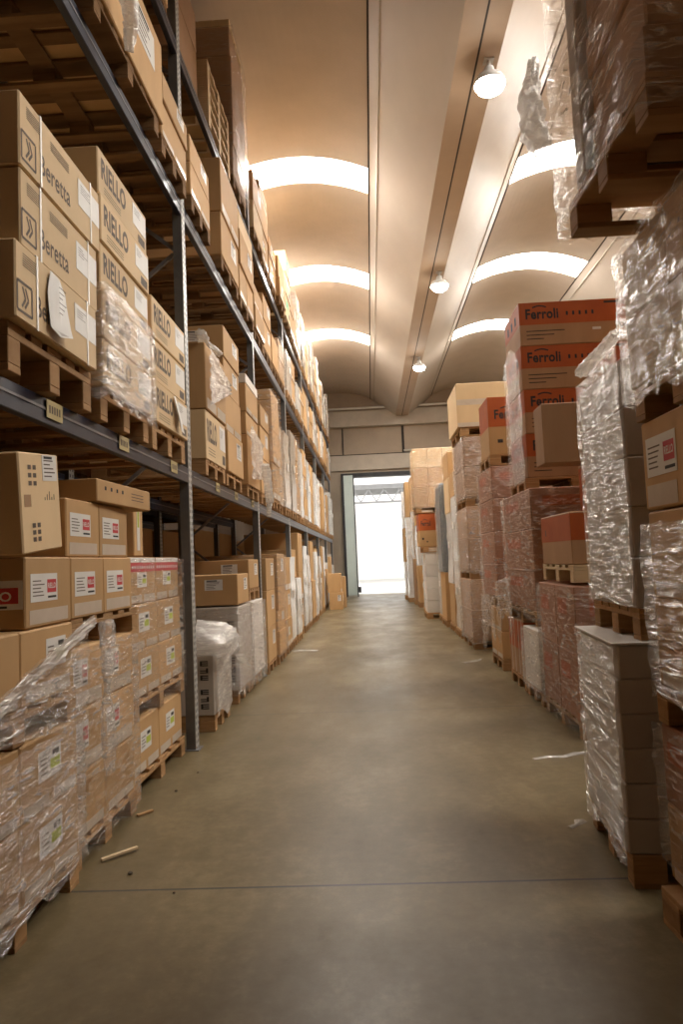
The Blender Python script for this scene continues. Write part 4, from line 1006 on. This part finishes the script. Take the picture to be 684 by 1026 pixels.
for k in range(5): carton(1.30, 2.2, 17.0, 17.85, .146+.29*k, .146+.29*(k+1), 'white', '-X', f'{TIER[5][k]} white carton in {H_}', 'white cartons near the door', parts=False)
pallet(1.75, 17.4, 1.6, 1.0, .84, 'x', False, f'pallet on top of {H_}')
for i, (a, b_) in enumerate(((1.18, 1.62), (1.64, 2.2))): carton(a, b_, 17.0, 17.85, 1.746, 2.55, 'ferrolitop' if i == 0 else 'tape', '-X', f'{["orange", "brown"][i]} carton resting above {H_}', parts=False)
pallet(1.68, 17.4, 2.555, 1.1, .84, 'x', False, f'pallet under the wide wrapped carton block above {H_}')
for k in range(3):
    for i in range(3):
        carton(1.10+.36*i, 1.10+.36*(i+1), 16.98, 17.85, 2.70+.48*k, 2.70+.48*(k+1), ['tape', 'lab', 'pale'][k], '-X', f'{["lower", "middle", "upper"][k]} row, {["aisle-side", "central", "inner"][i]} carton of the wide block near the door', 'cartons in the wide block', parts=False)
film_shell(1.10, 2.18, 16.98, 17.85, 2.68, 4.13, 'film around the wide carton block near the door', 'filmthin', cell=.12)
col(1.55, 16.05, 16.8, [('p', 0, 0), ('w', 1.3, 'white'), ('w', 1.3, 'brown')], 'the stack before the white cartons')
col(1.36, 18.4, 19.2, [('p', 0, 0), ('w', 1.5, 'white'), ('w', 1.3, 'brown')], 'the stack just past the white cartons')
col(1.45, 19.6, 20.4, [('p', 0, 0), ('w', 1.5, 'brown'), ('w', 1.4, 'white'), ('b', .6, 'plain')], 'the fifth stack from the door')
col(1.36, 20.9, 21.7, [('p', 0, 0), ('b', 1.1, 'plain'), ('w', 1.2, 'white'), ('b', .8, 'tape')], 'the fourth stack from the door')
col(1.32, 22.2, 23.0, [('p', 0, 0), ('b', 1.3, 'dark'), ('w', 1.5, 'brown'), ('b', 1.1, 'plain')], 'the third stack from the door')
col(1.20, 23.6, 24.4, [('p', 0, 0), ('w', 1.4, 'white'), ('w', 1.3, 'white'), ('b', 1.2, 'lab')], 'the second stack from the door')
col(1.16, 25.0, 25.8, [('p', 0, 0), ('w', 1.2, 'white'), ('b', 1.2, 'plain'), ('w', 1.3, 'white')], 'the stack closest to the door')
# added inner row: tall stacks block the near rooflight, low one closes the view
for i, y in enumerate((4.4, 5.7, 10.6)):
    q = ['pale column', 'brown wrapped load', 'red wrapped stack'][i]
    for k in range(6 if i < 2 else 3):
        hh = 1.2 if i < 2 else .7
        carton(2.98, 4.1, y, y+1.2, hh*k, hh*(k+1), 'dark', '-X', f'{TIER[6][k]} dim carton of the added inner row behind the {q}', 'added inner row cartons', parts=False)
# the same rows go on beside and behind the camera
for i, y in enumerate((-1.3, .45)):
    q = ['beside', 'just ahead of'][i]
    for zs, nm, h in ((0., 'floor', 1.9), (Z1, LN[0], 1.7), (Z2, LN[1], .9), (Z3, LN[2], .9)):
        carton(-2.5, -1.5, y, y+1.65, zs, zs+h, 'dark', '+X', f'large unseen carton on the {nm} of the rack {q} the camera', 'cartons beside the camera', parts=False)
        carton(-3.95, -2.9, y, y+1.65, zs, zs+h, 'dark', '+X', f'large unseen carton in the rear row, {nm}, {q} the camera', 'cartons beside the camera', parts=False)
    for k in range(2): carton(1.5, 2.6, y, y+1.5, 1.45*k, 1.45*(k+1), 'dark', '-X', f'{["lower", "upper"][k]} large unseen carton to the right {q} the camera', 'cartons beside the camera', parts=False)
for j in range(3):
    for x in (-1.522, -2.575, -2.9, -3.9): crossbar(-1.38+.0525, 2.22-.0525, *LV[j], x, 'of the unseen bay beside the camera', None)['group'] = 'crossbars beside the camera'
for x in (-2.05, -3.4):
    for yy, q in ((-1.38, 'behind'), (2.22, 'beside')): upright(yy, 0, x, f'unseen rack upright {q} the camera in the {"front" if x > -3 else "rear"} row, before the')
# ---------------------------------------------------------------- bits on the floor
def scrap(pts, label, mat='filmwhite', w=.05, seed=1):
    rr = random.Random(seed); bm = bmesh.new(); rows = []
    for i, p in enumerate(pts):
        q = Vector(pts[min(i+1, len(pts)-1)])-Vector(pts[max(i-1, 0)]); s = Vector((-q.y, q.x, 0)).normalized(); ww = w*rr.uniform(.5, 1.2)
        rows.append([bm.verts.new(Vector(p)+s*ww*t+Vector((0, 0, max(.002, rr.uniform(.002, .03)*(1-abs(t))))))  for t in (-1, -.4, .3, 1)])
    for A_, B_ in zip(rows, rows[1:]):
        for k in range(3): bm.faces.new((A_[k], A_[k+1], B_[k+1], B_[k])).smooth = True
    tag(link('film_scrap', mesh(bm, 'film_scrap', [mat])), label, 'plastic film')
scrap([(1.10, 5.22, .002), (1.22, 5.27, .002), (1.32, 5.26, .002), (1.42, 5.31, .002), (1.54, 5.34, .002)], 'long strip of white film on the floor before the brown wrapped load', w=.022)
scrap([(-1.40, 11.9, .002), (-1.30, 11.95, .002), (-1.15, 11.9, .002), (-.95, 11.85, .002)], 'white film scrap trailing onto the floor on the left', w=.07, seed=2)
scrap([(1.0, 3.93, .002), (1.06, 3.98, .002), (1.09, 4.03, .002)], 'small film scrap at the foot of the pale column', w=.03, seed=3)
scrap([(1.20, 9.9, .002), (1.35, 10.0, .002), (1.48, 10.15, .002)], 'film scrap lying by the far red wrapped stack', w=.05, seed=6)
bm = bmesh.new(); bar(bm, (-1.46, 3.66, .012), (-1.32, 3.80, .016), .022, .012); tag(link('wood_splinter', mesh(bm, 'wood_splinter', ['woodpale'])), 'pale wood splinter lying beside the nearest pallet', 'wood scrap')
bm = bmesh.new(); bar(bm, (-1.49, 4.30, .008), (-1.42, 4.38, .009), .02, .01); tag(link('wood_splinter', mesh(bm, 'wood_splinter', ['wood'])), 'brown wood chip on the floor by the second pallet', 'wood scrap')
for i, (x, y, s) in enumerate(((-1.26, 3.51, .014), (-1.38, 4.75, .012), (-.98, 3.3, .007), (-1.33, 5.15, .01))):
    bm = bmesh.new(); bmesh.ops.create_icosphere(bm, subdivisions=1, radius=s); 
    for v in bm.verts: v.co.z *= .6; v.co += Vector((R.uniform(-1, 1), R.uniform(-1, 1), 0))*s*.2
    tag(link('dirt_crumb', mesh(bm, 'dirt_crumb', ['brick']), None, (x, y, s*.55)), 'tiny dark crumb of dirt on the concrete floor', 'dirt', 'dirt crumbs')
# ================================================================ light, camera
w = bpy.data.worlds.new('overcast_sky'); S.world = w; w.use_nodes = True
nt = w.node_tree; bg = nt.nodes['Background']; bg.inputs['Color'].default_value = (1, .985, .96, 1); bg.inputs['Strength'].default_value = 3.2
roll, F = .043, 700.
Y = Vector((30, -47, F)).normalized()
cz = (30*roll+47)/F
Zv = Vector((-roll, 1, cz)).normalized(); Zv = (Zv-Y*Zv.dot(Y)).normalized(); Xv = Zv.cross(Y)
if Xv.x < 0: Xv = -Xv
Mw = Matrix((Xv, Y, Zv))          # world = Mw @ (right, up, forward)
r_, u_, f_ = Mw @ Vector((1, 0, 0)), Mw @ Vector((0, 1, 0)), Mw @ Vector((0, 0, 1))
cam = bpy.data.cameras.new('camera'); co = bpy.data.objects.new('camera', cam); COL.objects.link(co)
co.matrix_world = Matrix(((r_.x, u_.x, -f_.x, 0), (r_.y, u_.y, -f_.y, 0), (r_.z, u_.z, -f_.z, 1.5), (0, 0, 0, 1)))
cam.sensor_fit = 'VERTICAL'; cam.sensor_height = 36; cam.lens = F/1026*36; cam.clip_start = .05; cam.clip_end = 200
S.camera = co
S.view_settings.view_transform = 'Standard'; S.view_settings.look = 'None'; S.view_settings.gamma = 1.; S.view_settings.use_curve_mapping = False
S.view_settings.exposure = .0
S.cycles.transparent_max_bounces = 24; S.cycles.max_bounces = 8; S.cycles.diffuse_bounces = 5
